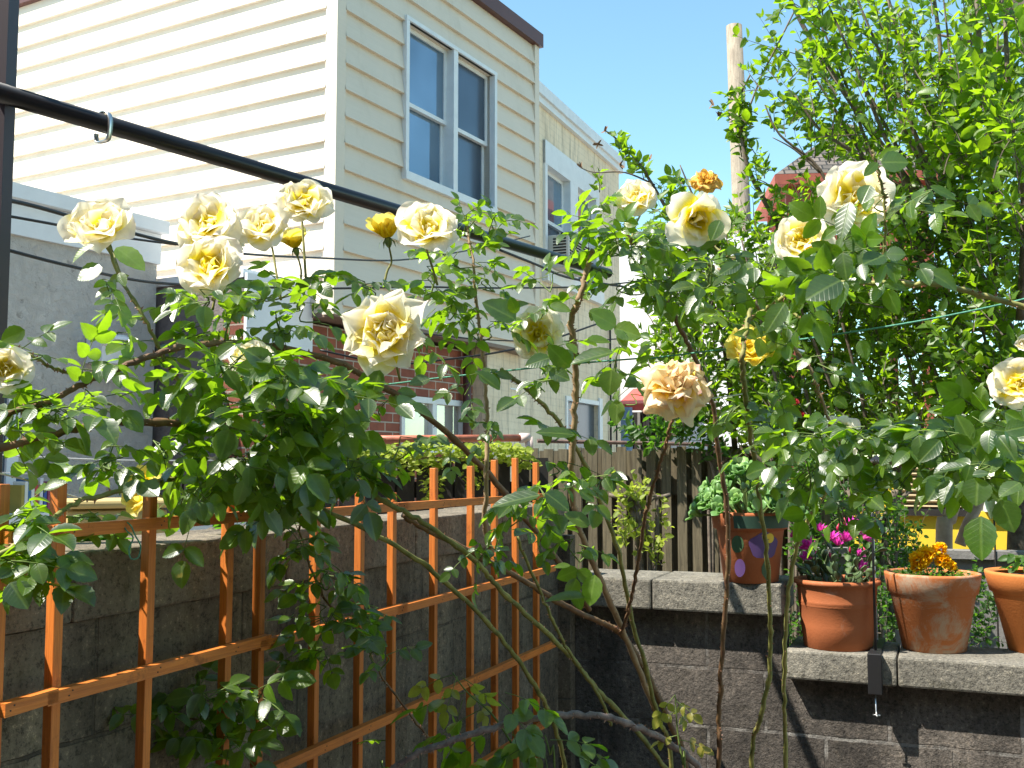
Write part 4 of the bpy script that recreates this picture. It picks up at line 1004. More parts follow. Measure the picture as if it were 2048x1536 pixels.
CB = [
 ([(1500, 620, 1.88), (1488, 690, 1.84), (1487, 740, 1.86), (1495, 830, 2.1), (1510, 930, 2.2), (1525, 1040, 2.3), (1535, 1130, 2.4), (1541, 1250, 2.5), (1540, 1340, 2.55), (1520, 1440, 2.6), (1505, 1560, 2.7)], .0042, .0058, 'cane_green'),
 ([(1700, 925, 2.0), (1650, 985, 2.05), (1602, 1070, 2.15), (1582, 1150, 2.25), (1572, 1250, 2.35), (1568, 1400, 2.5), (1571, 1560, 2.65)], .0042, .0048, 'cane_lime'),
 ([(1500, 640, 2.0), (1560, 600, 1.95), (1600, 580, 1.9), (1690, 565, 1.86), (1800, 567, 1.82), (1880, 568, 1.8), (1960, 590, 1.8), (2070, 618, 1.8)], .004, .0052, 'cane_lime'),
 ([(1390, 520, 2.2), (1450, 545, 2.15), (1500, 600, 2.1), (1540, 640, 2.1), (1615, 730, 2.05), (1640, 790, 2.05), (1664, 860, 2.05), (1680, 905, 2.05)], .0035, .003, 'cane_tan'),
 ([(1700, 925, 2.0), (1760, 928, 1.95), (1850, 925, 1.9), (1950, 925, 1.85), (2080, 895, 1.8)], .0045, .005, 'cane_brown'),
 ([(1745, 300, 1.75), (1757, 345, 1.76), (1768, 400, 1.78), (1770, 480, 1.8), (1772, 565, 1.84)], .002, .0028, 'cane_green'),
 ([(1380, 470, 2.2), (1440, 500, 2.15), (1530, 560, 2.08), (1600, 640, 2.02)], .0026, .003, 'cane_green'),
]
for i, (pts, r0, r1, m) in enumerate(CB):
    pl = [_P(*q) for q in pts]
    if pts[-1][1] > 1500: pl.append(Vector((oB.x, oB.y, 0)) + Vector((rng.uniform(-.05, .05), rng.uniform(-.05, .05), 0)))
    o, _ = _co(rB, oB, pl, r0, r1, MAT[m])
# old dead cane arching across the bottom
oc = thing('fallen_cane', 'old grey brown cane arching along the bottom edge below the upright canes', 'branch', _P(1380, 1536, 2.4))
pl = [_P(*q) for q in ((760, 1560, 2.0), (820, 1515, 2.0), (900, 1482, 2.02), (1000, 1452, 2.05), (1070, 1436, 2.1), (1170, 1430, 2.15), (1250, 1446, 2.2), (1330, 1482, 2.3), (1400, 1545, 2.4), (1430, 1700, 2.5))]
_co(oc, Vector(oc.location), pl, .006, .0075, MAT['cane_grey'])
# ---- leaf sprays: (cx, cy, rx, ry, depth, spread, leaves, size, camera-facing, young)
SA = [
 (215, 560, 75, 55, 1.80, .06, 5, .045, .5, .1), (60, 700, 60, 35, 1.62, .05, 6, .040, .2, .3), (165, 735, 70, 35, 1.68, .05, 5, .036, .2, .3),
 (110, 815, 120, 45, 1.62, .10, 20, .042, .25, .1), (40, 860, 60, 40, 1.6, .08, 8, .042, .2, 0), (235, 650, 70, 30, 1.78, .05, 6, .038, .2, .3),
 (390, 600, 70, 50, 1.85, .10, 18, .042, .2, .2), (450, 650, 90, 50, 1.88, .12, 24, .042, .2, .1), (320, 700, 60, 50, 1.8, .08, 11, .040, .3, .1),
 (210, 790, 60, 30, 1.68, .06, 6, .040, .2, .2), (330, 790, 50, 40, 1.8, .06, 6, .038, .2, .2),
 (560, 570, 90, 45, 2.0, .12, 22, .042, .15, .15), (640, 620, 80, 40, 2.0, .12, 11, .042, .2, .1), (560, 640, 60, 40, 1.95, .1, 12, .04, .2, .1),
 (455, 730, 80, 45, 1.72, .08, 18, .046, .5, 0), (560, 745, 70, 40, 1.75, .10, 15, .046, .5, 0), (680, 790, 60, 40, 1.8, .10, 12, .046, .45, 0),
 (450, 810, 70, 60, 1.8, .12, 20, .045, .5, 0), (560, 830, 100, 60, 1.85, .15, 36, .045, .4, 0), (660, 850, 90, 60, 1.9, .15, 30, .045, .4, 0),
 (480, 920, 100, 50, 1.85, .15, 32, .045, .4, 0), (600, 920, 90, 55, 1.9, .15, 32, .045, .4, 0), (700, 930, 80, 60, 2.0, .15, 24, .045, .3, 0),
 (330, 890, 80, 45, 1.75, .08, 13, .042, .2, .2), (220, 915, 70, 40, 1.7, .06, 10, .042, .2, .2), (400, 985, 80, 35, 1.8, .1, 16, .044, .3, .1),
 (180, 1035, 70, 25, 1.72, .06, 8, .040, .3, .1), (50, 1040, 60, 45, 1.5, .06, 14, .040, .4, 0), (50, 1130, 60, 50, 1.45, .05, 14, .042, .5, 0),
 (560, 1010, 80, 40, 1.95, .1, 18, .044, .3, 0), (600, 1080, 60, 50, 2.0, .08, 16, .040, .4, 0), (650, 1150, 65, 50, 2.05, .08, 16, .040, .4, 0),
 (660, 1230, 75, 50, 2.08, .08, 15, .040, .4, 0), (650, 1310, 50, 40, 2.08, .06, 8, .038, .4, 0), (760, 1310, 50, 50, 2.12, .08, 9, .038, .4, 0), (740, 1220, 50, 40, 2.1, .06, 7, .038, .4, 0),
 (400, 1400, 90, 60, 1.95, .08, 18, .044, .5, 0), (500, 1395, 60, 55, 1.95, .08, 11, .044, .5, 0), (440, 1480, 110, 50, 1.95, .08, 16, .046, .5, 0), (290, 1430, 50, 60, 1.9, .06, 8, .042, .5, 0), (760, 1500, 50, 60, 2.2, .06, 6, .036, .5, 0),
 (740, 580, 60, 50, 2.05, .08, 10, .044, .3, 0), (780, 640, 60, 40, 2.1, .08, 8, .044, .3, 0), (860, 560, 70, 60, 2.2, .10, 16, .042, .2, .1),
 (930, 440, 75, 38, 2.35, .10, 20, .036, .1, .1), (990, 440, 60, 40, 2.35, .08, 12, .036, .1, .1), (920, 510, 90, 45, 2.35, .10, 20, .038, .2, .1), (990, 560, 80, 40, 2.35, .1, 14, .036, .1, .1),
 (900, 610, 80, 50, 2.25, .10, 16, .042, .3, 0), (960, 660, 80, 40, 2.25, .10, 14, .040, .3, 0), (860, 690, 70, 30, 2.2, .08, 5, .042, .3, .1), (930, 760, 80, 50, 2.2, .08, 5, .042, .3, .1), (760, 800, 40, 50, 2.1, .08, 6, .042, .4, 0),
 (780, 900, 80, 50, 2.0, .10, 15, .044, .4, 0), (900, 900, 70, 40, 2.2, .10, 5, .040, .4, 0), (980, 850, 50, 60, 2.2, .08, 6, .04, .3, .1),
 (1100, 560, 60, 40, 2.2, .06, 7, .038, .2, .5), (1080, 620, 50, 30, 2.1, .05, 6, .042, .2, .2),
 (1180, 440, 60, 50, 2.15, .10, 20, .042, .1, .3), (1240, 480, 80, 50, 2.15, .12, 34, .042, .15, .2), (1320, 450, 60, 50, 2.2, .12, 20, .04, .2, .1), (1260, 560, 70, 50, 2.2, .12, 20, .044, .4, 0), (1340, 560, 70, 70, 2.2, .12, 24, .042, .3, 0),
 (1180, 570, 40, 40, 2.15, .06, 6, .036, .2, .4), (1110, 700, 50, 50, 2.05, .06, 7, .046, .5, .1), (1090, 760, 50, 40, 2.05, .06, 5, .046, .6, 0), (1230, 720, 60, 40, 2.05, .06, 7, .048, .6, 0),
 (1250, 780, 60, 50, 2.1, .06, 6, .045, .5, .1), (1110, 860, 50, 35, 2.1, .06, 5, .046, .4, 0), (1100, 930, 60, 35, 2.1, .06, 6, .046, .3, 0), (1090, 990, 90, 35, 2.0, .08, 14, .048, .3, 0), (1200, 960, 40, 40, 2.1, .06, 3, .045, .5, 0),
 (1020, 1030, 60, 40, 2.1, .06, 8, .042, .3, 0), (960, 1080, 50, 60, 2.2, .06, 10, .034, .4, 0), (1160, 1100, 60, 40, 2.1, .06, 7, .046, .5, .1), (1080, 1080, 50, 40, 2.15, .05, 5, .042, .5, .4),
]
SB = [
 (1420, 540, 80, 60, 2.1, .12, 20, .044, .4, 0), (1480, 600, 70, 50, 2.0, .10, 13, .046, .6, 0), (1450, 650, 50, 50, 2.1, .10, 5, .042, .4, .1), (1540, 520, 60, 40, 2.0, .08, 10, .044, .4, .1),
 (1590, 575, 60, 45, 1.85, .06, 9, .048, .9, 0), (1660, 560, 60, 50, 1.75, .06, 9, .052, 1.1, 0), (1740, 520, 50, 45, 1.72, .05, 8, .052, 1.1, 0), (1700, 470, 50, 40, 1.74, .05, 5, .050, 1.1, 0),
 (1780, 400, 60, 45, 1.8, .05, 6, .048, .8, 0), (1860, 390, 50, 30, 1.8, .05, 5, .046, .8, 0), (1600, 650, 60, 35, 1.9, .08, 6, .046, .7, 0), (1575, 690, 40, 40, 1.95, .08, 4, .044, .6, 0),
 (1560, 750, 60, 50, 2.0, .08, 4, .042, .4, .1), (1480, 800, 50, 40, 2.05, .06, 6, .042, .4, .1), (1640, 720, 50, 40, 1.9, .06, 3, .046, .6, 0),
 (1640, 870, 90, 35, 1.85, .08, 18, .046, .4, 0), (1720, 880, 90, 40, 1.8, .08, 20, .048, .4, 0), (1820, 870, 90, 35, 1.75, .08, 22, .048, .4, 0), (1900, 880, 80, 45, 1.7, .08, 20, .050, .5, 0), (1980, 850, 70, 50, 1.7, .08, 16, .050, .6, 0),
 (1620, 950, 70, 50, 1.85, .08, 12, .046, .8, 0), (1720, 960, 60, 60, 1.85, .08, 11, .046, .8, 0), (1680, 1020, 60, 50, 1.95, .06, 8, .042, .7, .1), (1810, 950, 60, 40, 1.8, .06, 8, .048, .8, 0), (1960, 930, 70, 40, 1.65, .06, 13, .050, .7, 0), (2020, 900, 50, 50, 1.7, .06, 8, .05, .6, 0),
 (1780, 1030, 60, 50, 1.95, .06, 6, .044, .7, 0), (1510, 880, 50, 40, 2.1, .08, 5, .042, .4, 0), (1560, 850, 50, 40, 2.05, .08, 8, .042, .4, 0), (1490, 960, 40, 40, 2.2, .05, 4, .040, .5, .2),
]
def to_cam(p): return (EYE - p).normalized()
def sprays(lst, parent, off):
    for (cx, cy, rx, ry, Z, dz, n, size, cf, yg) in lst:
        L = Leaves(T_ROSE); st = MB(); c = _P(cx, cy + ry * .6, Z)
        n = max(3, int(n * (.70 if cy > 700 and cx < 760 else .58) + .5)); size = size * (.96 if cy > 690 and cx < 760 else .86)
        for k in range(n):
            a = rng.uniform(0, 2 * PI); q = math.sqrt(rng.random()) * .85
            p = _P(cx + rx * q * math.cos(a), cy + ry * q * math.sin(a), Z + rng.uniform(-dz, dz))
            out = Vector((math.cos(a) * .9, rng.gauss(0, .6), -math.sin(a) * .35 + rng.gauss(0, .18)))
            nn = (UP * .9 + to_cam(p) * cf + rv(.28)) if cf < .9 else ((SUNV + to_cam(p)).normalized() + rv(.26))
            # step back so that the leaf is centred on p
            d = out.normalized(); rose_leaf(L, st, p - d * size * .9, d, nn, size * rng.uniform(.78, 1.18), yg * .5)
            if k % 3 == 0 and (p - c).length > .02:
                st.tube(smooth_path([p - d * size * .9, (p + c) / 2 + rv(.006), c], 3), [.0011 + .0001 * i for i in range(7)], 4, False)
        o = L.build('leaf_spray', MAT['rose_leaf'], parent, off)
        st.build('leaf_stalks', MAT['stem'], o, True, sub=off)
sprays(SA, rA, oA); sprays(SB, rB, oB)
# ---- single large leaves read off the photo: base x, y -> tip x, y, depth, width factor, facing
def big_leaves(lst, parent, off, name='leaf'):
    for (bx, by, tx, ty, Z, wf, nf, yg) in lst:
        L = Leaves(T_ROSE)
        a = _P(bx, by, Z); b = _P(tx, ty, Z - .01); d = b - a
        view = to_cam(a); side = d.cross(view).normalized()
        nn = (view * nf + UP * .5 + side * rng.uniform(-.3, .3)) if nf < 1.05 or rng.random() < .2 else ((SUNV + view).normalized() + rv(.13))
        L.add(a, d, nn, d.length, yg, fold=rng.uniform(.1, .35), curl=rng.uniform(0, .15), w=wf)
        L.build(name, MAT['rose_leaf'], parent, off)
big_leaves([(1032, 640, 966, 602, 1.8, 1.15, .9, .1), (1034, 626, 1020, 594, 1.8, 1.1, .6, .0), (1232, 652, 1183, 624, 1.85, 1.3, .7, .75), (1228, 655, 1282, 672, 1.85, 1.2, .8, .7), (1240, 660, 1252, 700, 1.85, .8, .6, .2),
 (1140, 735, 1096, 690, 1.9, 1.0, .8, .1), (1100, 715, 1050, 730, 1.9, 1.0, .9, .05), (1098, 742, 1140, 760, 1.9, 1.1, .8, .0), (1228, 705, 1140, 722, 1.85, .7, .3, .2), (1222, 740, 1218, 790, 1.9, 1.4, .9, .1), (1234, 800, 1232, 850, 1.9, 1.0, .9, .6),
 (1175, 1195, 1090, 1200, 1.9, .5, .4, .1), (1190, 1150, 1178, 1212, 1.9, 1.1, 1, .6), (1150, 1180, 1162, 1220, 1.92, 1.0, .9, .0), (1140, 1130, 1108, 1135, 1.95, .8, .6, .5), (1180, 1050, 1130, 1025, 1.9, 1.0, .6, .4),
 (1080, 990, 982, 1010, 1.8, .65, .5, .1), (1090, 985, 1140, 1020, 1.8, 1.1, .8, .0), (1150, 870, 1072, 860, 1.9, .8, .5, .0), (1000, 780, 952, 740, 2.0, .9, .5, .1), (860, 758, 818, 770, 2.0, 1.1, .8, .0), (1100, 610, 1142, 622, 1.85, .8, .5, .5),
 (760, 740, 735, 810, 1.8, .8, .9, .0), (765, 745, 712, 790, 1.82, 1.1, .8, 0), (545, 730, 470, 742, 1.65, 1.0, .7, .2), (545, 735, 490, 695, 1.65, 1.1, .7, .0), (455, 838, 412, 862, 1.65, .8, .6, .0), (460, 838, 506, 858, 1.65, .9, .8, .0),
 (460, 860, 440, 920, 1.65, 1.25, 1, .0), (440, 922, 415, 950, 1.65, 1.0, .9, .0), (470, 690, 425, 720, 1.68, 1.0, .6, .0), (410, 612, 408, 655, 1.7, 1.2, 1, .0), (400, 610, 370, 630, 1.72, 1.0, .7, 0),
 (205, 535, 152, 555, 1.75, 1.5, .7, .0), (232, 495, 290, 538, 1.75, .9, .6, .8), (188, 490, 142, 523, 1.76, .7, .4, .7), (240, 545, 250, 572, 1.75, .9, .5, .2), (215, 640, 180, 685, 1.72, .6, .5, .7), (50, 660, 2, 682, 1.6, 1.2, .5, .0), (20, 1165, 55, 1215, 1.4, 1.3, 1, .05),
 (690, 800, 640, 850, 1.8, 1.2, .8, 0), (600, 870, 640, 910, 1.78, 1.3, .9, 0), (610, 960, 625, 1048, 1.85, .9, .9, .45)], rA, oA)
big_leaves([(1762, 325, 1818, 322, 1.7, 1.6, 1, .0), (1758, 320, 1800, 296, 1.72, .9, .4, .5), (1755, 325, 1728, 352, 1.72, .7, .5, .0), (1740, 370, 1722, 405, 1.68, 1.2, .9, .0), (1700, 405, 1680, 478, 1.66, .8, .8, .0), (1860, 372, 1915, 398, 1.75, .6, .4, .0),
 (1772, 508, 1812, 508, 1.66, 1.5, 1.3, .0), (1768, 510, 1727, 528, 1.66, 1.5, 1.3, .0), (1770, 530, 1755, 572, 1.66, .9, 1.1, .0), (1682, 560, 1612, 595, 1.66, 1.2, 1.2, .0), (1690, 562, 1668, 625, 1.66, .9, 1.1, .0), (1685, 505, 1692, 560, 1.66, .95, 1, .0), (1640, 515, 1605, 540, 1.7, 1.0, 1, 0),
 (1600, 520, 1560, 590, 1.75, .6, .6, .0), (1570, 605, 1532, 662, 1.75, .9, .9, .0), (1490, 530, 1462, 560, 1.85, 1.0, 1, .0), (1480, 525, 1438, 550, 1.85, .9, 1, .0), (1440, 440, 1422, 480, 1.85, 1.0, 1, .0), (1668, 795, 1695, 815, 1.85, 1.2, .9, .0),
 (1700, 908, 1708, 952, 1.75, 1.6, 1, .0), (1665, 930, 1632, 972, 1.78, 1.2, 1, .0), (1838, 870, 1845, 925, 1.6, .95, .9, .0), (1880, 880, 1838, 922, 1.58, .9, .9, 0), (1960, 845, 1990, 815, 1.65, .9, .8, .1), (2010, 862, 2060, 850, 1.6, 1.3, 1, .0),
 (1955, 955, 1952, 1012, 1.5, 1.5, 1, .05), (1945, 950, 1978, 945, 1.5, 1.2, .6, .05), (2000, 1000, 2030, 1065, 1.5, 1.3, .9, .05), (1962, 1032, 1960, 1120, 1.45, 1.15, 1.1, .1), (2040, 965, 1998, 990, 1.55, 1.0, .5, .3), (1900, 960, 1885, 1010, 1.6, .8, .7, .1),
 (1720, 680, 1735, 720, 1.8, 1.0, .8, 0), (1395, 590, 1372, 628, 1.95, .9, .9, 0), (1400, 500, 1440, 480, 2.0, .7, .4, 0)], rB, oB)
# ---- blooms: x, y, width px, depth, (axis in camera terms: right, up, towards camera), style, material, label, which rose, stem end
BL = [
 (200, 452, 118, 1.83, (.0, .55, .85), 'cup', 'petal', 'pale yellow bloom behind the thick cable, leftmost of the high ones', 'A', (245, 560, 1.82)),
 (415, 445, 122, 1.9, (-.2, .4, .9), 'open', 'petal', 'fully open pale yellow bloom against the white siding', 'A', (425, 600, 1.88)),
 (452, 468, 80, 1.97, (.4, -.1, .6), 'old', 'petal', 'pink tinged ageing bloom tucked behind an open one', 'A', (440, 560, 1.95)),
 (418, 528, 126, 1.84, (-.1, .3, .8), 'open', 'petal', 'broad ruffled bloom lowest of the cluster on the left', 'A', (425, 620, 1.88)),
 (526, 455, 92, 1.95, (-.1, .5, .8), 'cup', 'petal', 'creamy cup shaped bloom between two larger ones', 'A', (562, 600, 1.98)),
 (608, 400, 100, 1.95, (.25, .4, .8), 'open', 'petal', 'highest bloom beside the corner of the cream house', 'A', (612, 560, 1.98)),
 (588, 484, 66, 2.05, (-.2, .9, .1), 'side', 'petal_y', 'small deep yellow bloom seen from the side', 'A', (600, 600, 2.0)),
 (773, 462, 78, 2.1, (-.15, .95, .0), 'side', 'petal_y', 'small golden bloom seen from the side on a long stem', 'A', (768, 570, 2.1)),
 (855, 452, 116, 2.05, (.1, .55, .75), 'open', 'petal', 'large bloom overlapping the black pole', 'A', (875, 570, 2.15)),
 (766, 664, 158, 1.80, (-.08, .18, 1), 'point', 'petal', 'largest open bloom with pointed outer petals facing the camera', 'A', (800, 760, 1.95)),
 (502, 715, 84, 1.78, (.1, .5, .5), 'open', 'petal', 'white bloom half hidden behind dark leaves', 'A', None),
 (1075, 668, 100, 2.3, (.15, -.05, .9), 'open', 'petal', 'shaded bloom behind a tan cane', 'A', (1120, 705, 2.25)),
 (1272, 393, 78, 2.2, (-.3, .5, .8), 'open', 'petal', 'yellow bloom against the sky near the beige house', 'A', (1262, 480, 2.2)),
 (1413, 358, 58, 2.3, (.0, .3, .3), 'old', 'petal_brown', 'dried orange bloom beside the utility pole', 'B', (1430, 440, 2.25)),
 (1394, 440, 122, 2.0, (.25, -.45, .75), 'loose', 'petal', 'loose bloom with drooping petals', 'B', (1450, 520, 2.1)),
 (1353, 765, 138, 1.92, (.05, .45, .7), 'old', 'petal_old', 'large withered bloom browning at the edges', 'A', None),
 (1500, 698, 88, 1.91, (.0, .6, .7), 'cup', 'petal_y', 'yellow bloom behind an upright cane and the green twine', 'B', (1497, 830, 2.1)),
 (1600, 482, 104, 1.95, (-.45, .15, .75), 'open', 'petal', 'half open bloom left of the biggest one', 'B', (1660, 560, 1.9)),
 (1710, 393, 142, 1.84, (-.05, .25, .95), 'open', 'petal', 'biggest round bloom at the right, partly behind leaves', 'B', (1760, 480, 1.82)),
 (8, 738, 90, 1.6, (.3, .1, .8), 'open', 'petal', 'bloom cut off by the left edge', 'A', (30, 700, 1.62)),
 (2036, 765, 100, 1.75, (-.3, .3, .8), 'open', 'petal', 'white pink bloom at the right edge', 'B', (2040, 880, 1.75)),
 (285, 982, 84, 1.95, (-.5, .2, .7), 'cup', 'petal_y', 'golden bloom behind the trellis post', 'A', (330, 960, 1.9)),
 (1676, 878, 84, 2.1, (-.3, .3, .7), 'cup', 'petal', 'partly hidden bloom low behind leaves on the right', 'B', (1680, 905, 2.05)),
 (16, 1118, 44, 1.5, (.2, -.3, .8), 'side', 'petal', 'small pale bloom at the lower left edge', 'A', None),
 (75, 1117, 26, 1.5, (.1, .9, .2), 'bud', 'petal_y', 'small yellow bud low at the left', 'A', None),
 (2046, 690, 30, 1.8, (-.2, .2, .8), 'side', 'petal', 'sliver of a bloom above the one at the right edge', 'B', None),
]
for i, (x, y, w, Z, ax, stl, mt, lab, wh_, st) in enumerate(BL):
    axis = Vector((ax[0], -ax[2] - .15, ax[1])); rad = w / 2 * Z / FP * {'open': 1.0, 'point': .98, 'old': 1.0, 'cup': 1.12, 'side': 1.3, 'loose': 1.0, 'bud': 1.6}[stl] * 1.13
    c = _P(x, y, Z) - axis.normalized() * rad * .25
    par, of = (rA, oA) if wh_ == 'A' else (rB, oB)
    build_bloom(par, of, c, axis, rad, 100 + i, stl, MAT[mt], lab, _P(*st) if st else None)
# ---- young shoots at the bottom ------------------------------------------
def shoot(lab, main, leaves, Z, size, matn='young_leaf', mixed=True):
    b0 = _P(*main[-1], Z); t = thing('rose_shoot', lab, 'plant', (b0.x, b0.y, b0.z), 0, 'young rose shoots at the bottom'); off = Vector(t.location)
    mb = MB(); pp = smooth_path([_P(x, y, Z) for x, y in main] + [Vector((b0.x, b0.y, 0))], 5); mb.tube(pp, [.0012 + .0016 * min(1, i / 20) for i in range(len(pp))], 6)
    mb.build('stem', MAT['stem'], t, True, sub=off)
    for mt, sel in ((MAT[matn], 0), (MAT['rose_leaf'], 1)):
        L = Leaves(T_ROSE); st = MB()
        for (x, y, dx, dy, kind) in leaves:
            if kind != sel: continue
            p = _P(x, y, Z + rng.uniform(-.03, .03)); d = Vector((dx, rng.uniform(-.5, .2), -dy)); nn = UP * .7 + to_cam(p) * .6 + rv(.25)
            rose_leaf(L, st, p, d, nn, size * (.62 if kind == 0 else 1) * rng.uniform(.9, 1.1), .35, 5)
        if L.p:
            o = L.build('young_foliage' if sel == 0 else 'foliage', mt, t, off); st.build('leaf_stalks', MAT['stem'], o, True, sub=off)
shoot('arching young rose shoot with yellow-green tips low in the centre', [(905, 1345), (935, 1385), (985, 1430), (1030, 1500), (1060, 1580)],
      [(905, 1350, -1, .2, 0), (915, 1352, -.4, .9, 0), (925, 1356, .7, .4, 0), (935, 1366, .6, .9, 0), (930, 1385, -1, .25, 1), (960, 1420, -.9, .4, 1), (925, 1400, -.3, 1, 1), (1000, 1400, .6, .5, 1), (1010, 1385, 1, .15, 1), (1000, 1450, .8, .5, 1), (1020, 1440, .3, 1, 1), (1000, 1450, -.9, .5, 1)], 2.1, .05)
shoot('small young rose shoot with reddish tip right of the fallen cane', [(1350, 1388), (1352, 1420), (1356, 1470), (1366, 1530), (1370, 1580)],
      [(1350, 1390, -.6, .6, 0), (1350, 1392, .4, .9, 0), (1352, 1402, .9, .5, 0), (1352, 1420, -.8, .6, 0), (1358, 1470, -1, .2, 0), (1360, 1480, 1, .1, 0)], 2.3, .04)
shoot('low spreading rose shoot with dark leaves at the bottom edge', [(1090, 1470), (1100, 1510), (1110, 1590)],
      [(1090, 1480, -1, .1, 1), (1100, 1480, 1, .0, 1), (1130, 1490, 1, .3, 1), (1050, 1500, -1, .3, 1), (1090, 1510, .2, 1, 1), (1150, 1510, 1, .2, 1), (1010, 1510, -.9, .2, 1)], 2.1, .05)
# ================================================================== TALL SHRUB (rose of Sharon kind) AND HEDGES
def ell_pts(cx, cy, rx, ry, n):
    out = []
    for _ in range(n):
        a = rng.uniform(0, 2 * PI); q = math.sqrt(rng.random()); out.append((cx + rx * q * math.cos(a), cy + ry * q * math.sin(a)))
    return out
def twig(L, tb, p, d, length, n, size, upn=.6, young=0, rad=.0035, gap=None):
    k = 6; pts = [p]; dd = d.normalized()
    for i in range(k):
        dd = (dd + rv(.10) + UP * .03).normalized(); pts.append(pts[-1] + dd * (length / k))
    tb.tube(pts, [rad * (1 - .8 * i / k) for i in range(k + 1)], 4, False)
    for i in range(n):
        t = (i + .5) / n * k; j = min(int(t), k - 1); q = pts[j].lerp(pts[j + 1], t - j)
        for _ in range(rng.choice((1, 2, 2, 3))):
            e = dd.cross(rv()).normalized(); ld = (e + dd * rng.uniform(.2, .9) + UP * .1)
            L.add(q + e * .004, ld, UP * upn + to_cam(q) * .25 + rv(.45), size * rng.uniform(.6, 1.25), min(1, rng.random() ** 1.4 + young), curl=rng.uniform(-.1, .4))
tb0 = _P(2020, 1000, 5.0)
ts = thing('tall_shrub', 'tall green shrub with upswept woody branches filling the right side against the sky', 'shrub', (tb0.x, tb0.y, 0)); oT = Vector(ts.location)
BR = [
 ([(2030, 1250, 5.0), (2040, 900, 5.0), (2020, 700, 5.0), (1985, 615, 4.98), (1945, 545, 4.95), (1908, 470, 4.9), (1885, 438, 4.9)], .050, .038),
 ([(1885, 438, 4.9), (1840, 395, 4.9), (1765, 295, 4.85), (1700, 200, 4.8), (1640, 110, 4.8), (1590, 20, 4.8), (1565, -50, 4.8)], .022, .007),
 ([(1888, 440, 4.9), (1880, 300, 4.9), (1850, 180, 4.95), (1795, 60, 5.0), (1760, -60, 5.0)], .022, .008),
 ([(1912, 475, 4.9), (1902, 330, 4.8), (1885, 210, 4.8), (1880, 90, 4.8), (1860, -60, 4.8)], .018, .007),
 ([(1860, 415, 4.9), (1790, 370, 4.8), (1700, 300, 4.7), (1640, 260, 4.7), (1590, 190, 4.7)], .014, .004),
 ([(1985, 615, 4.98), (1990, 420, 4.7), (1975, 250, 4.6), (1960, 90, 4.5), (1950, -40, 4.5)], .02, .008),
 ([(2040, 640, 4.6), (2048, 400, 4.4), (2020, 200, 4.3), (2010, 40, 4.3)], .018, .008),
 ([(1700, 900, 5.2), (1640, 640, 5.2), (1560, 460, 5.1), (1500, 345, 5.0), (1482, 262, 5.0), (1478, 200, 5.0), (1500, 150, 5.0)], .018, .004),
 ([(1482, 262, 5.0), (1520, 160, 5.0), (1560, 80, 5.0), (1590, 20, 5.0)], .005, .004),
 ([(1700, 470, 4.9), (1640, 340, 4.9), (1560, 270, 4.9), (1530, 210, 4.9)], .010, .003),
 ([(1640, 345, 4.9), (1590, 300, 4.9), (1545, 275, 4.9)], .006, .002),
 ([(1470, 900, 5.4), (1450, 700, 5.4), (1400, 540, 5.4), (1340, 430, 5.3), (1280, 330, 5.3), (1235, 280, 5.3), (1212, 262, 5.3)], .016, .003),
 ([(1310, 370, 5.3), (1250, 345, 5.3), (1190, 345, 5.3), (1160, 335, 5.3)], .005, .002),
 ([(1600, 950, 5.3), (1560, 780, 5.3), (1480, 600, 5.3), (1430, 480, 5.2), (1390, 400, 5.2), (1360, 330, 5.2)], .016, .003),
 ([(1800, 1000, 5.3), (1760, 820, 5.3), (1700, 640, 5.2), (1660, 520, 5.1), (1620, 430, 5.0)], .02, .005),
 ([(1900, 1000, 5.1), (1880, 820, 5.1), (1850, 680, 5.0), (1800, 560, 4.9), (1760, 480, 4.9)], .018, .005),
]
for k in range(16):      # more upswept limbs fanning from the fork
    x1 = 1600 + k * 28 + rng.uniform(-10, 10); y1 = rng.uniform(-40, 120); bx = 1860 + k * 8; by = 470 + rng.uniform(-60, 120); Z = rng.uniform(4.5, 4.95)
    BR.append(([(bx, by, 4.8), ((bx * .6 + x1 * .4) + rng.uniform(-14, 6), by * .6 + y1 * .4, Z), (bx * .25 + x1 * .75, by * .25 + y1 * .75, Z), (x1, y1, Z)], rng.uniform(.008, .014), .003))
for k in range(9):
    bx = 1560 + k * 55; x1 = bx - rng.uniform(60, 130); BR.append(([(bx + 20, 950, 5.0), (bx, 800, 4.9), ((bx + x1) / 2, 640, 4.85), (x1, 480, 4.85)], .012, .004))
allb = []
for pts, r0, r1 in BR:
    pp = smooth_path([_P(*q) for q in pts], 5); allb.append(pp); N = len(pp)
    mb = MB(); mb.tube(pp, [r0 + (r1 - r0) * i / (N - 1) for i in range(N)], 8); mb.build('trunk' if r0 > .04 else 'branch', MAT['bark'], ts, True, sub=oT)
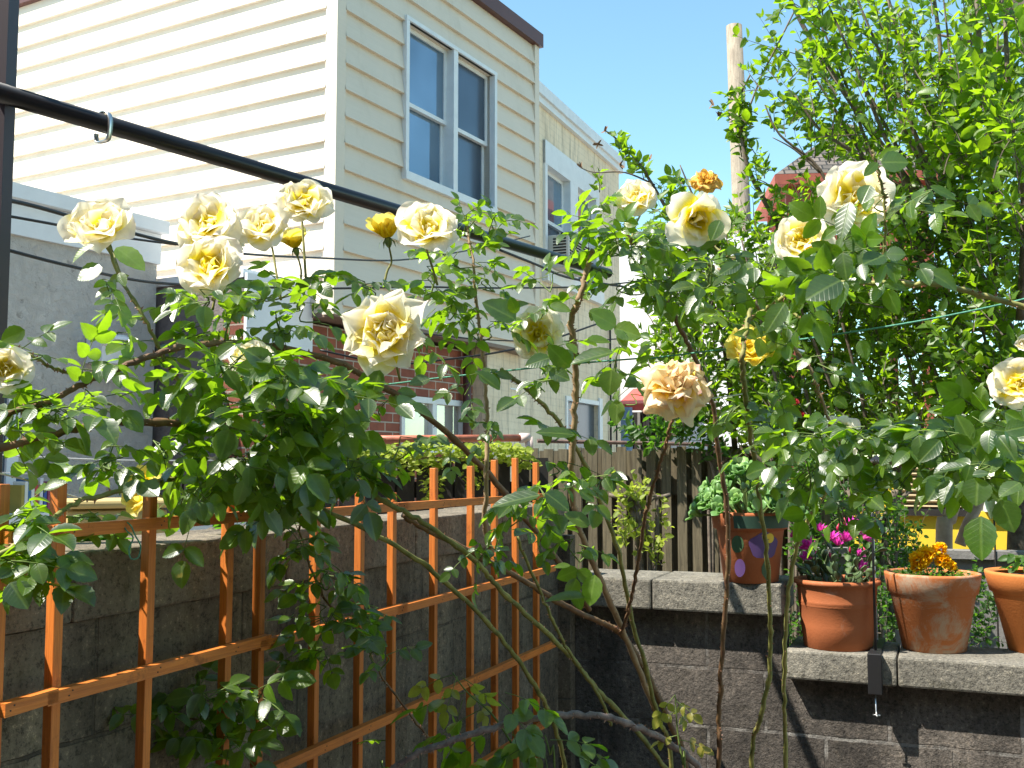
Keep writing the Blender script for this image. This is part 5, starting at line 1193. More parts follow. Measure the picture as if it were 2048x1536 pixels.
# the shrub grows a dense crown: ellipses in view, filled in depth
CRW = [ # cx, cy, rx, ry, Z, dz, twigs
 (1640, 60, 110, 80, 4.8, .35, 26), (1750, 110, 120, 110, 4.8, .45, 48), (1870, 100, 130, 130, 4.8, .5, 62), (1985, 120, 100, 150, 4.5, .5, 56),
 (1700, 220, 100, 80, 4.8, .4, 34), (1820, 270, 110, 110, 4.8, .5, 50), (1950, 300, 110, 130, 4.6, .5, 62), (2020, 330, 60, 150, 4.2, .3, 26),
 (1458, 205, 25, 35, 5.0, .06, 4), (1480, 265, 22, 50, 5.0, .06, 7), (1495, 160, 18, 25, 5.0, .06, 3), (1545, 110, 20, 40, 5.0, .06, 3), (1580, 210, 50, 40, 4.9, .15, 9), (1640, 270, 60, 35, 4.9, .15, 9),
 (1505, 340, 20, 50, 5.0, .08, 5), (1535, 440, 35, 50, 5.1, .12, 7), (1620, 400, 80, 45, 5.0, .2, 12), (1232, 292, 20, 16, 5.3, .05, 3), (1268, 325, 22, 18, 5.3, .06, 3), (1200, 344, 20, 6, 5.3, .03, 2), (1320, 385, 50, 22, 5.3, .1, 5), (1360, 360, 16, 18, 5.2, .05, 2),
 (1440, 430, 40, 25, 5.2, .1, 5), (1320, 500, 70, 60, 5.4, .3, 16), (1400, 500, 70, 60, 5.3, .3, 18), (1490, 500, 60, 60, 5.2, .3, 18),
 (1340, 610, 55, 90, 5.5, .3, 30), (1430, 640, 80, 100, 5.4, .4, 50), (1530, 600, 80, 90, 5.2, .4, 46), (1640, 560, 100, 90, 5.1, .4, 52), (1760, 520, 110, 110, 4.9, .4, 56), (1880, 500, 110, 120, 4.9, .4, 56), (1990, 520, 90, 120, 4.7, .4, 48),
 (1320, 730, 45, 50, 5.5, .3, 13), (1380, 770, 50, 70, 5.5, .3, 22), (1480, 780, 80, 90, 5.4, .4, 46), (1600, 730, 100, 110, 5.3, .4, 62), (1720, 690, 110, 110, 5.1, .4, 66), (1850, 680, 110, 110, 5.0, .4, 62), (1980, 690, 90, 110, 4.8, .4, 52),
 (2130, 200, 90, 160, 4.8, .5, 44), (2150, 480, 110, 150, 4.9, .5, 54), (2160, 760, 110, 130, 5.0, .4, 54), (2330, 620, 110, 200, 5.2, .5, 54), (2300, 900, 140, 90, 5.0, .4, 44),
 (1560, 860, 90, 70, 5.3, .3, 40), (1690, 840, 110, 90, 5.2, .4, 56), (1830, 830, 110, 80, 5.0, .4, 50), (1970, 830, 100, 80, 4.8, .4, 44),
]
bpts = [p for b in allb for p in b]
Ls_ = {}
for ci, (cx, cy, rx, ry, Z, dz, n) in enumerate(CRW):
    big = cx > 1930 and cy < 480
    L = Leaves(T_LOBE if ci % 3 else T_SIMP); tb = MB()
    for (x, y) in ell_pts(cx, cy, rx, ry, max(n if n < 12 else 0, int(n * (.80 if cy < 330 else 1.05)))):
        p = _P(x, y, Z + rng.uniform(-dz, dz)); d = Vector((-.35, 0, .8)) + rv(.42)
        twig(L, tb, p - d.normalized() * .10, d, (rng.uniform(.18, .34) if n > 12 else rng.uniform(.10, .18)), (rng.randint(6, 10) if n > 12 else rng.randint(4, 7)), .066 if big else rng.uniform(.048, .062), rad=.0032)
    o = L.build('foliage', MAT['shrub_leaf'], ts, oT); tb.build('twigs', MAT['bark'], o, False, sub=oT)
# dried flower heads at twig ends
dh = MB()
for (x, y) in [(1210, 262), (1196, 288), (1162, 334), (1240, 330), (1300, 318), (1425, 208), (1438, 232), (1690, 120), (1665, 178), (1600, 235), (1900, 560), (1850, 640), (1960, 500), (2000, 470), (1920, 640), (1990, 590), (1840, 720)]:
    p = _P(x, y, 4.9 if x > 1400 else 5.3)
    for k in range(5):
        e = (rv(1) + UP * .6).normalized(); s_ = e.cross(rv()).normalized() * .007
        dh.quad(p - s_, p + s_, p + e * .022 + s_ * .8, p + e * .03, p + e * .022 - s_ * .8)
tag(dh.build('dried_flower_heads', MAT['dry'], ts, False, sub=oT), None, None)
# ---- thick dark neighbour tree limbs at the upper right corner -----------
nt_ = thing('bare_limb_tree', 'dark thick tree limbs crossing the upper right corner behind the tall shrub', 'tree', (_P(2300, 900, 7).x, _P(2300, 900, 7).y, 0)); oN = Vector(nt_.location)
mb = MB(); mb.tube(smooth_path([Vector(oN), _P(2290, 400, 7), _P(2200, 150, 7), _P(2100, 60, 7), _P(2020, 15, 7), _P(1960, -20, 7)], 5), [.16] * 5 + [.12] * 5 + [.10] * 5 + [.09] * 5 + [.07] * 5 + [.05], 10); mb.build('trunk', MAT['bark'], nt_, True, sub=oN)
for (a, b, c) in (((2200, 150), (2060, 110), (1880, 70)), ((2240, 260), (2080, 200), (1900, 190)), ((2270, 330), (2080, 300), (1920, 280))):
    mb = MB(); mb.tube(smooth_path([_P(*a, 7), _P(*b, 6.9), _P(*c, 6.8)], 5), [.05, .045, .04, .035, .03, .028, .024, .02, .016, .012, .008], 8); mb.build('branch', MAT['bark'], nt_, True, sub=oN)
# ---- hedge of tiny leaves behind the pots --------------------------------
def bushy(name, label, cat, cx_, lst, tm, mat, size, base_px, Zb, lean=(0, 0, 1), stemr=.004, twl=(.12, .24), nl=(7, 11)):
    b = _P(base_px[0], base_px[1], Zb); t = thing(name, label, cat, (b.x, b.y, 0)); off = Vector(t.location)
    tk = MB()
    for k in range(5): tk.tube(smooth_path([Vector(off) + Vector((rng.uniform(-.05, .05), rng.uniform(-.05, .05), 0)), _P(base_px[0] + rng.uniform(-30, 30), (base_px[1] + cx_) / 2, Zb), _P(base_px[0] + rng.uniform(-70, 70), cx_, Zb)], 4), .010, 6)
    tk.build('stems', MAT['bark'], t, True, sub=off)
    for (cx, cy, rx, ry, Z, dz, n) in lst:
        L = Leaves(tm); tb = MB()
        for (x, y) in ell_pts(cx, cy, rx, ry, n):
            p = _P(x, y, Z + rng.uniform(-dz, dz)); d = Vector(lean) + rv(.5)
            twig(L, tb, p - d.normalized() * .06, d, rng.uniform(*twl), rng.randint(*nl), size, rad=.002)
        o = L.build('foliage', mat, t, off); tb.build('twigs', MAT['bark'], o, False, sub=off)
    return t
bushy('hedge_shrub', 'dense small leaved hedge growing behind the two large flowerpots', 'shrub', 980,
      [(1600, 1000, 50, 70, 4.5, .15, 34), (1640, 1100, 60, 80, 4.5, .15, 34), (1600, 1230, 30, 80, 4.4, .1, 14), (1740, 1060, 60, 80, 4.5, .2, 44), (1800, 1130, 50, 80, 4.5, .2, 34), (1760, 1230, 40, 70, 4.4, .15, 24), (1950, 1210, 45, 60, 4.3, .1, 15), (1700, 970, 70, 50, 4.6, .2, 26), (1960, 1270, 40, 30, 4.3, .1, 6), (2180, 1120, 90, 90, 4.5, .2, 34), (2380, 1120, 90, 110, 4.5, .2, 34)],
      T_SIMP, MAT['hedge_leaf'], .026, (1760, 1290), 4.5)
rb = bushy('red_rose_bush', 'small rose bush with dark red flowers between the plank fence and the hedge', 'rose bush', 900,
      [(1560, 900, 50, 60, 4.9, .15, 18), (1590, 960, 40, 50, 4.9, .15, 14), (1570, 800, 40, 50, 4.95, .1, 9)], T_SIMP, MAT['rose_leaf'], .045, (1570, 1150), 4.9)
for (x, y, w) in ((1578, 912, 24), (1581, 932, 22), (1577, 962, 20), (1590, 805, 14), (1600, 830, 16)):
    build_bloom(rb, Vector(rb.location), _P(x, y, 4.7), Vector((-.2, -.8, .5)), w / 2 * 4.7 / FP * 1.2, x + y, 'cup', MAT['red_petal'])
bushy('yellow_leaved_sapling', 'thin bright leaved sapling in front of the plank fence', 'plant', 990,
      [(1275, 1010, 28, 30, 4.6, .05, 7), (1270, 1070, 30, 30, 4.6, .05, 6), (1310, 1090, 25, 30, 4.6, .05, 5)], T_SIMP, MAT['ivy_leaf'], .035, (1285, 1160), 4.6)
bushy('low_green_bush', 'light green bush hanging over the top of the plank fence', 'shrub', 900,
      [(1310, 872, 50, 20, 5.35, .08, 12), (1390, 850, 50, 35, 5.35, .1, 14), (1420, 900, 40, 30, 5.3, .1, 8)], T_SIMP, MAT['hedge_leaf'], .045, (1440, 1150), 5.3, lean=(-.4, 0, .4))
# ivy on the dark fence
iv = thing('ivy', 'sunlit yellow green ivy trailing along the top of the dark fence', 'ivy', FD.w(0, 0, 0)); oI = Vector(iv.location)
for (cx, cy, rx, ry, n) in ((720, 905, 60, 26, 330), (840, 905, 80, 22, 380), (980, 905, 80, 20, 380), (1050, 925, 30, 14, 60), (865, 960, 22, 40, 90), (950, 950, 30, 30, 50), (700, 950, 30, 20, 40), (800, 940, 40, 15, 60), (560, 930, 90, 22, 200)):
    L = Leaves(T_SIMP)
    for (x, y) in ell_pts(cx, cy, rx, ry, n):
        p = _P(x, y, 5.12 + rng.uniform(-.08, .10)); d = rv(1); d.z = abs(d.z) * .3 - .3; L.add(p, d, to_cam(p) * .6 + UP * .7 + rv(.4), rng.uniform(.026, .048), rng.random())
    L.build('foliage', MAT['ivy_leaf'], iv, oI)
mb = MB(); mb.tube([_P(500, 925, 5.12), _P(700, 918, 5.12), _P(900, 916, 5.12), _P(1060, 922, 5.12)], .006, 5); mb.build('vine', MAT['bark'], iv, sub=oI)
# small weeds on the left wall top
wd_ = thing('wall_weed', 'bright green weed sprouting on the tall block wall behind the trellis top', 'plant', _P(200, 1095, 1.95)); oW = Vector(wd_.location)
L = Leaves(T_SIMP)
for (cx, cy, rx, ry, n) in ((150, 1078, 50, 14, 16), (220, 1085, 40, 10, 14), (440, 1050, 24, 14, 9), (500, 1048, 20, 12, 6)):
    for (x, y) in ell_pts(cx, cy, rx, ry, n):
        p = _P(x, y, 1.98 + (x - 150) * .0007); L.add(p, Vector((rng.gauss(0, 1), rng.gauss(0, .6), .3)), UP + rv(.3), rng.uniform(.02, .035), .8)
L.build('foliage', MAT['hedge_leaf'], wd_, oW)
# ================================================================== RIGHT BACKGROUND
q = _P(1700, 1000, 6.6); FY = Frame(q.x, q.y, R(-20))
ys = fthing('yellow_shed', 'bright yellow painted shed wall with a tan corrugated panel, glimpsed behind the hedge', 'shed', FY)
yz = FY.py(1900, 1022, 0).z; yz1 = FY.py(1900, 935, 0).z
B(-.3, 3.4, 0, .1, 0, yz).build('wall', MAT['yellow_wall'], ys)
cx0 = FY.py(1795, 1000, 0).x; cx1 = FY.py(1925, 1000, 0).x
mb = MB(); k = yz + .01; i = 0
while k < yz1:
    for a_, b_ in ((0, .012), (.5, -.012)):
        pass
    mb.quad((cx0, -.00, k), (cx1, -.00, k), (cx1, -.03, k + .0165), (cx0, -.03, k + .0165)); mb.quad((cx0, -.03, k + .0165), (cx1, -.03, k + .0165), (cx1, -.0, k + .033), (cx0, -.0, k + .033)); k += .033
mb.build('corrugated_panel', MAT['corrugated'], ys)
B(cx0 - .05, cx1 + .05, -.035, .05, yz - .03, yz + .008).build('rail', MAT['dark_wood'], ys)
B(cx1 + .12, 3.4, -.05, .1, yz - .0, yz + .07).build('sill', MAT['grey_white_trim'], ys)
B(-.3, cx0 - .02, .02, .1, yz, yz1 - .1).build('wall', MAT['yellow_wall'], ys)
q = _P(1770, 1105, 4.75); FGW = Frame(q.x, q.y, R(-14))
gw = fthing('board_wall', 'low grey weathered board wall behind the marigold pot', 'wall', FGW)
gz_ = FGW.py(1900, 1100, 0).z
for k in range(7): B(k * .3 - .35, k * .3 - .055, 0, .03, 0, gz_ - .04).build('board', MAT['gray_boards'], gw)
B(-.4, 1.9, -.03, .07, gz_ - .036, gz_ + .0).build('cap', MAT['gray_boards'], gw)
# pale bare trunk leaning in front of the yellow wall
pt_ = thing('pale_trunk', 'smooth pale bare trunk leaning in front of the yellow shed', 'tree', (_P(1885, 1110, 5.2).x, _P(1885, 1110, 5.2).y, 0)); oP = Vector(pt_.location)
mb = MB(); mb.tube(smooth_path([Vector(oP), _P(1888, 1090, 5.2), _P(1898, 1040, 5.2), _P(1915, 990, 5.2), _P(1935, 950, 5.2)], 5), [.045 - .001 * i for i in range(21)], 12); mb.build('trunk', MAT['pale_bark'], pt_, True, sub=oP)
mb = MB(); mb.tube(smooth_path([_P(1920, 1090, 5.25), _P(1935, 1050, 5.25), _P(1955, 1010, 5.3), _P(1960, 980, 5.3)], 5), .028, 10); mb.build('branch', MAT['pale_bark'], pt_, True, sub=oP)
# sparkly red and blue thing hanging
pw = thing('pinwheel', 'small red and blue metallic pinwheel half hidden by large rose leaves', 'ornament', _P(1988, 975, 4.6)); oW2 = Vector(pw.location)
mb = MB(); mb2 = MB()
for k in range(14):
    a = k * PI / 7; e = Vector((math.cos(a), -.2, math.sin(a))); s_ = Vector((-math.sin(a), .3, math.cos(a))) * .010
    (mb if k % 2 else mb2).quad(-s_ * .3, s_ * .3, e * .04 + s_ * 1.3, e * .052 - s_ * .2)
foil = lambda n, c: plain(n, c, .25, .8, .1)
mb.build('blades', foil('blue_foil', (.05, .1, .5)), pw); mb2.build('blades', foil('red_foil', (.55, .03, .03)), pw)
mb = MB(); mb.tube([(0, 0.01, 0), (0, .01, -.9)], .004, 6); mb.build('stick', MAT['dark_wood'], pw)
# ================================================================== POTS
def wall_pt(px, py, z, back):
    p = hitz(px, py, z); l = FR.l(p); return FR.w(l.x, l.y + back, z)
def pot_thing(name, label, base, h, profile, mat, soil_r, soil_z):
    t = thing(name, label, 'potted plant', base, FR.rot, None)
    mb = MB(); mb.lathe([(0.001, 0.001)] + profile, seg=56); mb.build('pot', mat, t, True)
    mb = MB(); mb.lathe([(0.001, soil_z + .012), (soil_r * .6, soil_z + .008), (soil_r, soil_z)], seg=24)
    mb.build('soil', MAT['soil'], t, True); return t
Y1 = FR.w(FR.py(1670, 1302, .08).x, .10, zLo + .001)
b1 = wall_pt(1670, 1304, zLo, .113)
def pxm(n, Y): return n * Y / FP
u = b1.y / FP
h1 = 128 * u
pr1 = [(62 * u, 0), (65 * u, 2 * u), (70 * u, 45 * u), (73 * u, 82 * u), (74.5 * u, 84 * u), (73.5 * u, 87 * u), (75 * u, 89 * u), (74 * u, 92 * u), (76 * u, 118 * u), (78 * u, 122 * u), (82.5 * u, 124 * u), (83.5 * u, 128 * u), (82 * u, 132 * u), (77 * u, 133 * u), (74 * u, 128 * u), (72 * u, 110 * u)]
t1 = pot_thing('potted_cactus', 'terracotta pot with rolled rim holding an Easter cactus in magenta flower', b1, h1, pr1, MAT['terra'], 73 * u, 116 * u)
c_loc = Vector(t1.location); Mi = Matrix.Translation(c_loc) @ Matrix.Rotation(FR.rot, 4, 'Z'); Mi = Mi.inverted()
pads = MB(); Lp = Leaves(T_PAD)
for k in range(34):
    a = rng.uniform(0, 2 * PI); r_ = 58 * u * math.sqrt(rng.random()); p = Vector((r_ * math.cos(a), r_ * math.sin(a), 118 * u)); d = Vector((math.cos(a) * .35, math.sin(a) * .35, 1)) + rv(.15)
    for j in range(rng.randint(2, 4)):
        d = (d + rv(.25) + Vector((math.cos(a), math.sin(a), -.2)) * .12).normalized(); s_ = rng.uniform(.036, .052); nn = d.cross(rv()).normalized()
        Lp.add(p, d, nn, s_, rng.random() * .8, fold=.05, curl=.05, w=1.0); p = p + d * s_ * .92
MAT['cactus'] = leaf_mat('cactus_pad', (.05, .09, .04), (.16, .22, .07), (.2, .3, .1), (.1, .25, .03), .45, .5, .12, .15)
o = Lp.build('pads', MAT['cactus'], t1)
sd_ = o.modifiers.new('thick', 'SOLIDIFY'); sd_.thickness = .003
for i, (x, y, s_) in enumerate([(1624, 1100, 22), (1619, 1122, 18), (1706, 1068, 26), (1690, 1084, 18), (1727, 1078, 16), (1660, 1082, 18), (1718, 1140, 18), (1640, 1063, 14), (1590, 1076, 12), (1715, 1112, 12), (1675, 1092, 14)]):
    c = Mi @ _P(x, y, b1.y + rng.uniform(-.04, .02)); ax = (c - Vector((0, 0, 120 * u))).normalized() + rv(.2); ax.normalize(); L = Leaves(T_SIMP)
    a1 = ax.cross(Vector((.2, .3, .9))).normalized(); a2 = ax.cross(a1)
    for k in range(22):
        an = k * 2.4; th = .35 + .9 * (k / 22); dd = ax * math.cos(th) + (a1 * math.cos(an) + a2 * math.sin(an)) * math.sin(th)
        L.add(c, dd, ax + rv(.1), s_ * u * 1.4 * rng.uniform(.7, 1.05), rng.uniform(-.1, .1), w=.42, curl=-.2)
    L.build('flower', MAT['magenta'], t1)
for i, (x, y) in enumerate([(1675, 1055), (1652, 1062), (1690, 1045), (1610, 1068), (1700, 1100), (1660, 1108), (1730, 1100)]):
    c = Mi @ _P(x, y, b1.y); mb = MB(); mb.tube([c - UP * .012, c, c + UP * .012 + rv(.003)], [.002, .005, .001], 6); mb.build('bud', plain('crimson_bud', (.45, .02, .07), .4), t1, True)
# marigold pot
b2 = wall_pt(1868, 1308, zLo, .095); u = b2.y / FP
pr2 = [(56 * u, 0), (59 * u, 2 * u), (79 * u, 108 * u), (81 * u, 110 * u), (84 * u, 112 * u), (90 * u, 146 * u), (90 * u, 150 * u), (84 * u, 151 * u), (82 * u, 146 * u), (78 * u, 120 * u)]
t2_ = pot_thing('potted_marigold', 'lime stained terracotta pot holding orange marigolds', b2, 150 * u, pr2, MAT['terra_pale'], 80 * u, 138 * u)
Mi = (Matrix.Translation(Vector(t2_.location)) @ Matrix.Rotation(FR.rot, 4, 'Z')).inverted()
for i, (x, y, s_) in enumerate([(1838, 1122, 30), (1852, 1110, 26), (1885, 1124, 24), (1900, 1133, 18), (1880, 1098, 20), (1834, 1136, 18)]):
    c = Mi @ _P(x, y, b2.y - .02); V, F, U, A = bloom(Vector((0, 0, 0)), Vector((rng.uniform(-.3, .3), -.5, .9)), s_ * u * .95, 300 + i, 'old')
    L = Leaves(T_SIMP); ax = Vector((rng.uniform(-.3, .3), -.45, .9)).normalized(); a1 = ax.cross(Vector((.9, .1, .1))).normalized(); a2 = ax.cross(a1)
    n_ = 90
    for k in range(n_):
        an = k * 2.39996; th = 1.75 * math.sqrt(k / n_); dd = ax * math.cos(th) + (a1 * math.cos(an) + a2 * math.sin(an)) * math.sin(th)
        tg = (dd - ax * dd.dot(ax) * .8); L.add(c + dd * s_ * u * .42 - tg.normalized() * s_ * u * .15, tg.normalized() + dd * .45 + rv(.25), dd + rv(.3), s_ * u * .46 * rng.uniform(.8, 1.15), rng.uniform(-.15, .15), w=1.35, fold=.3, curl=-.3)
    fo = L.build('flower', MAT['marigold'], t2_)
    mb = MB(); mb.tube([c, (c.x * .8, c.y * .8, 140 * u)], .0018, 5); mb.build('flower_stem', MAT['stem'], fo)
L = Leaves(T_SIMP)
for k in range(420):
    a = rng.uniform(0, 2 * PI); r_ = 72 * u * math.sqrt(rng.random()); p = Vector((r_ * math.cos(a), r_ * math.sin(a), 138 * u + rng.uniform(.0, .045) * (1.2 - r_ / (80 * u))))
    L.add(p, Vector((math.cos(a), math.sin(a), .5)) + rv(.5), UP + rv(.4), rng.uniform(.012, .024), rng.random(), w=.6)
L.build('foliage', MAT['hedge_leaf'], t2_)
# third pot, cut by the right edge
b3 = wall_pt(2092, 1312, zLo, .095); u = b3.y / FP
pr3 = [(60 * u, 0), (63 * u, 2 * u), (88 * u, 112 * u), (90 * u, 114 * u), (94 * u, 116 * u), (102 * u, 150 * u), (102 * u, 155 * u), (95 * u, 156 * u), (90 * u, 150 * u)]
t3 = pot_thing('potted_plant', 'bright orange terracotta pot cut off by the right edge, holding a small green plant', b3, 155 * u, pr3, MAT['terra_bright'], 92 * u, 142 * u)
L = Leaves(T_ROSE); st = MB()
for k in range(26):
    a = rng.uniform(0, 2 * PI); h_ = rng.uniform(.02, .12); p = Vector((math.cos(a) * .05, math.sin(a) * .05, 142 * u + h_)); d = Vector((math.cos(a), math.sin(a), .2))
    st.tube([(math.cos(a) * .02, math.sin(a) * .02, 142 * u), tuple(p)], .0015, 4); rose_leaf(L, st, p, d, UP + rv(.3), .036, .35, 3)
o = L.build('foliage', MAT['hedge_leaf'], t3); st.build('stems', MAT['stem'], t3)
# painted pot with the succulent on the upper coping
b4 = wall_pt(1492, 1168, zU, .10); u = b4.y / FP
pr4 = [(50 * u, 0), (53 * u, 2 * u), (65 * u, 100 * u), (66 * u, 102 * u), (72 * u, 104 * u), (76 * u, 132 * u), (76 * u, 136 * u), (70 * u, 137 * u), (66 * u, 130 * u)]
t4 = pot_thing('painted_flowerpot', 'hand painted terracotta pot with purple flower and green rim holding a pale green succulent', b4, 137 * u, pr4, MAT['terra'], 68 * u, 126 * u)
def rad_at(z):
    for (r0, z0), (r1, z1) in zip(pr4[:-1], pr4[1:]):
        if z0 <= z <= z1 and z1 > z0: return r0 + (r1 - r0) * (z - z0) / (z1 - z0)
    return pr4[2][0]
camdir = math.atan2(-1, 0) - FR.rot + R(6)
def patch(name, outline, mat, lift=.0012):
    """painted motif laid on the cone: outline in (px across, px height), centre fan"""
    me = MB(); cx = sum(p[0] for p in outline) / len(outline); cz = sum(p[1] for p in outline) / len(outline); rings = [(0.001), .5, 1.0]
    def pt(x, z):
        r_ = rad_at(z * u) + lift; a = camdir + x * u / r_; return (r_ * math.cos(a), r_ * math.sin(a), z * u)
    n = len(outline); vs = [pt(cx, cz)] + [pt(cx + (x - cx) * .5, cz + (z - cz) * .5) for x, z in outline] + [pt(x, z) for x, z in outline]
    me.v = vs; me.f = [(0, 1 + i, 1 + (i + 1) % n) for i in range(n)] + [(1 + i, 1 + n + i, 1 + n + (i + 1) % n, 1 + (i + 1) % n) for i in range(n)]; me.mi = [0] * len(me.f)
    me.build(name, mat, t4, True)
purple = plain('purple_paint', (.10, .05, .16), .55); ylw = plain('yellow_paint', (.75, .50, .03), .55); grn = plain('green_paint', (.05, .10, .04), .55)
circ = lambda cx, cz, r_, sy=1, n=18, wob=0: [(cx + r_ * (1 + wob * math.sin(5 * k * 2 * PI / n)) * math.cos(k * 2 * PI / n), cz + r_ * sy * (1 + wob * math.sin(5 * k * 2 * PI / n)) * math.sin(k * 2 * PI / n)) for k in range(n)]
patch('painted_petal', circ(8, 74, 31, .82, 24, .07), purple)
patch('painted_petal', [(x, min(z, 99)) for x, z in circ(-46, 76, 13, 1.3)], grn); patch('painted_petal', circ(-40, 30, 11, 1.6), purple)
patch('painted_centre', circ(18, 88, 10, .95), ylw, .002)
patch('painted_leaf', [(12, 8), (3, 20), (2, 32), (10, 50), (18, 34), (19, 20)], grn)
mb = MB(); mb.lathe([(73.2 * u, 107 * u), (77.0 * u, 131 * u)], seg=48, a0=camdir - .75, a1=camdir + 1.7); mb.build('painted_rim', plain('blue_green_paint', (.03, .075, .05), .6), t4, True)
Lp = Leaves(T_PAD); st = MB()
for k in range(64):
    a = rng.uniform(0, 2 * PI); r_ = math.sqrt(rng.random()) * 112 * u; hh = (138 + 104 * (1 - (r_ / (105 * u)) ** 2) * rng.uniform(.45, 1)) * u
    hh = max(hh, 128 * u); c = Vector((r_ * math.cos(a), r_ * math.sin(a) * .8, hh)); ax = Vector((math.cos(a) * r_ * 7, math.sin(a) * r_ * 7, .8)).normalized() + rv(.12); ax.normalize()
    st.tube([(r_ * .4 * math.cos(a), r_ * .4 * math.sin(a), 126 * u), tuple(c)], .0035, 5)
    a1 = ax.cross(Vector((.9, .1, .1))).normalized(); a2 = ax.cross(a1)
    for j in range(9):
        an = j * 2.4; th = 1.12 - j * .11; dd = ax * math.cos(th) + (a1 * math.cos(an) + a2 * math.sin(an)) * math.sin(th)
        Lp.add(c - ax * .003 * j, dd, ax, (.054 - .002 * j) * rng.uniform(.85, 1.1), rng.random(), fold=.35, curl=-.15, w=1.05)
o = Lp.build('rosettes', MAT['succulent'], t4); so = o.modifiers.new('thick', 'SOLIDIFY'); so.thickness = .0018
st.build('stems', MAT['stem'], t4)
# white plant label between the hedge and the cactus pot
wl = thing('plant_stake', 'slim white garden stake standing right behind the cactus pot', 'stake', wall_pt(1748, 1300, zLo, .16))
mb = MB(); mb.tube([(0, 0, 0), (.0, .01, .36)], .005, 8); mb.build('rod', MAT['white_trim'], wl)
# ================================================================== PLANT HOOK AND LANTERN
br = FR.py(1750, 1345, -.055); Wb = FR.w(br.x, -.055, 0)
ph = thing('hanger_bracket', 'black clamp bracket on the wall coping carrying a tall thin rod', 'bracket', (Wb.x, Wb.y, 0), FR.rot)
z1_ = FR.py(1750, 1306, -.055).z; z0_ = FR.py(1750, 1388, -.055).z
B(-.022, .022, -.018, .018, z0_, z1_).build('clamp', MAT['black_plastic'], ph, bevel=.003)
B(-.018, .018, -.0, .33, zLo + .003, zLo + .010).build('clamp_arm', MAT['black_plastic'], ph)
ztop = FR.py(1752, 925, .0).z
mb = MB(); mb.tube([(0, .06, zLo + .011), (0, .06, ztop)], .0042, 8); mb.build('rod', MAT['black_metal'], ph, True)
mb = MB(); mb.tube([(0, 0, z0_), (0, 0, z0_ - .055), (.004, -.01, z0_ - .066), (.004, -.022, z0_ - .066)], .0028, 6); mb.tube([(-.01, -.0, z0_ - .067), (.013, 0, z0_ - .067)], .0028, 6); mb.build('screw', MAT['steel'], ph, True)
q = FR.py(1754, 965, .03); Wq = FR.w(q.x, .03, q.z); hh = 33 * Wq.y / FP
lt = thing('lantern', 'dark metal lantern hanging by a chain from the tall rod, half hidden by rose leaves', 'lantern', Wq, FR.rot)
mb = MB(); r_ = 18 * Wq.y / FP
for sx in (-1, 1):
    for sy in (-1, 1): mb.box(sx * r_ - .003, sx * r_ + .003, sy * r_ - .003, sy * r_ + .003, -hh, hh)
mb.box(-r_ * 1.15, r_ * 1.15, -r_ * 1.15, r_ * 1.15, -hh - .008, -hh); mb.build('frame', MAT['black_metal'], lt)
pyr = MB(); pyr.lathe([(r_ * 1.6, hh), (r_ * .9, hh + .02), (.004, hh + .035)], seg=4, a0=PI / 4, a1=PI / 4 + 2 * PI); pyr.build('roof', MAT['black_metal'], lt)
B(-r_ * .95, r_ * .95, -r_ * .95, r_ * .95, -hh + .001, hh - .001).build('glass', MAT['screen'], lt)
mb = MB()
for k in range(16):
    z_ = hh + .036 - k * .0095; mb.tube([(-r_ * 1.3 + .0 + .0008 * k, -r_ * 1.3, z_), (-r_ * 1.3 + .001 * k, -r_ * 1.3, z_ - .006)], .0022, 5)
mb.build('chain', MAT['black_metal'], lt)
bl_ = MB(); bl_.lathe([(.001, -hh - .05), (.006, -hh - .05), (.007, -hh - .03), (.002, -hh - .022), (.001, -hh - .008)], seg=12); bl_.build('bell', MAT['steel'], lt, True)
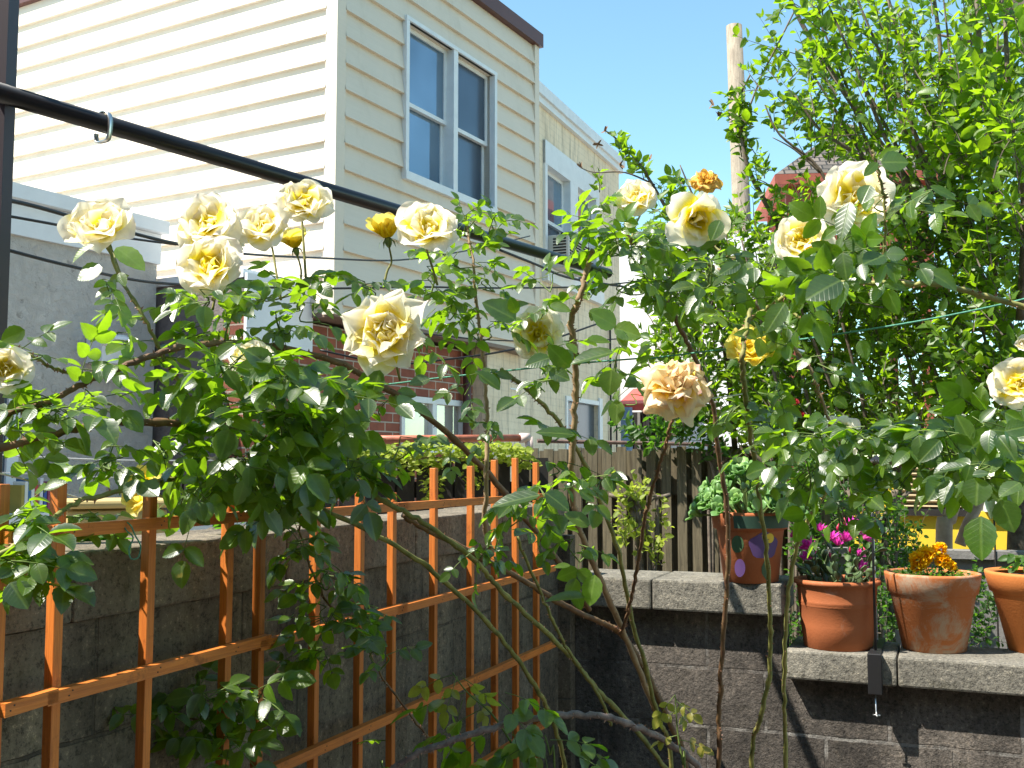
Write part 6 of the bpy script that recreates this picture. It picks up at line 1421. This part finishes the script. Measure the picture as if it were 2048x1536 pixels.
# unseen brick house added behind the viewer to block low sky and deepen shade
FX = Frame(0, -3.6, R(-22.4))
oh = fthing('sky_block_house', 'unseen dark red brick house added behind the viewer to block low sky', 'house', FX)
mb = MB(); mb.box(-7, 9, -8, 0, 0, 6.4); mb.build('wall', MAT['brick'], oh)
B(-7.1, 9.1, -8, .12, 6.4, 6.7).build('roof', MAT['brown_metal'], oh)
for x_ in (-4.5, -1.2, 2.4, 5.6):
    for z_ in (1.2, 4.2):
        w_ = B(x_, x_ + 1.1, .0, .06, z_, z_ + 1.5).build('window', MAT['white_trim'], oh); B(x_ + .08, x_ + 1.02, .062, .07, z_ + .08, z_ + 1.42).build('pane', MAT['screen'], w_)
# ================================================================== LIGHT
aS, elS = R(48), R(56)
nrm = FR.ey * -1; lft = FR.ex * -1
sh_ = nrm * math.cos(aS) + lft * math.sin(aS)
sd = Vector((sh_.x * math.cos(elS), sh_.y * math.cos(elS), math.sin(elS)))
ld = bpy.data.lights.new('sun', 'SUN'); ld.energy = 5.0; ld.angle = R(.5); ld.color = (1, .94, .84)
lo = bpy.data.objects.new('sun', ld); COL.objects.link(lo); lo.rotation_euler = (-sd).to_track_quat('-Z', 'Y').to_euler()
wd = bpy.data.worlds.new('World'); S.world = wd; wd.use_nodes = True; nt = wd.node_tree; nt.nodes.clear()
o_ = nt.nodes.new('ShaderNodeOutputWorld'); b_ = nt.nodes.new('ShaderNodeBackground'); sk = nt.nodes.new('ShaderNodeTexSky')
sk.sky_type = 'NISHITA'; sk.sun_disc = False; sk.sun_elevation = elS; sk.sun_rotation = math.atan2(sd.x, sd.y); sk.air_density = 1.0; sk.dust_density = .15; sk.ozone_density = 1.5
b_.inputs['Strength'].default_value = .12
mx = nt.nodes.new('ShaderNodeMix'); mx.data_type = 'RGBA'; mx.blend_type = 'MULTIPLY'; mx.inputs[0].default_value = 1
mx.inputs[7].default_value = (.95, 1.15, 1.02, 1)
nt.links.new(sk.outputs[0], mx.inputs[6]); nt.links.new(mx.outputs[2], b_.inputs[0]); nt.links.new(b_.outputs[0], o_.inputs[0])
S.view_settings.view_transform = 'Standard'; S.view_settings.look = 'None'; S.view_settings.exposure = 1.2; S.view_settings.gamma = 1
S.cycles.max_bounces = 7; S.cycles.transmission_bounces = 5; S.cycles.diffuse_bounces = 3; S.cycles.glossy_bounces = 3; S.cycles.transparent_max_bounces = 6
S.cycles.use_denoising = True
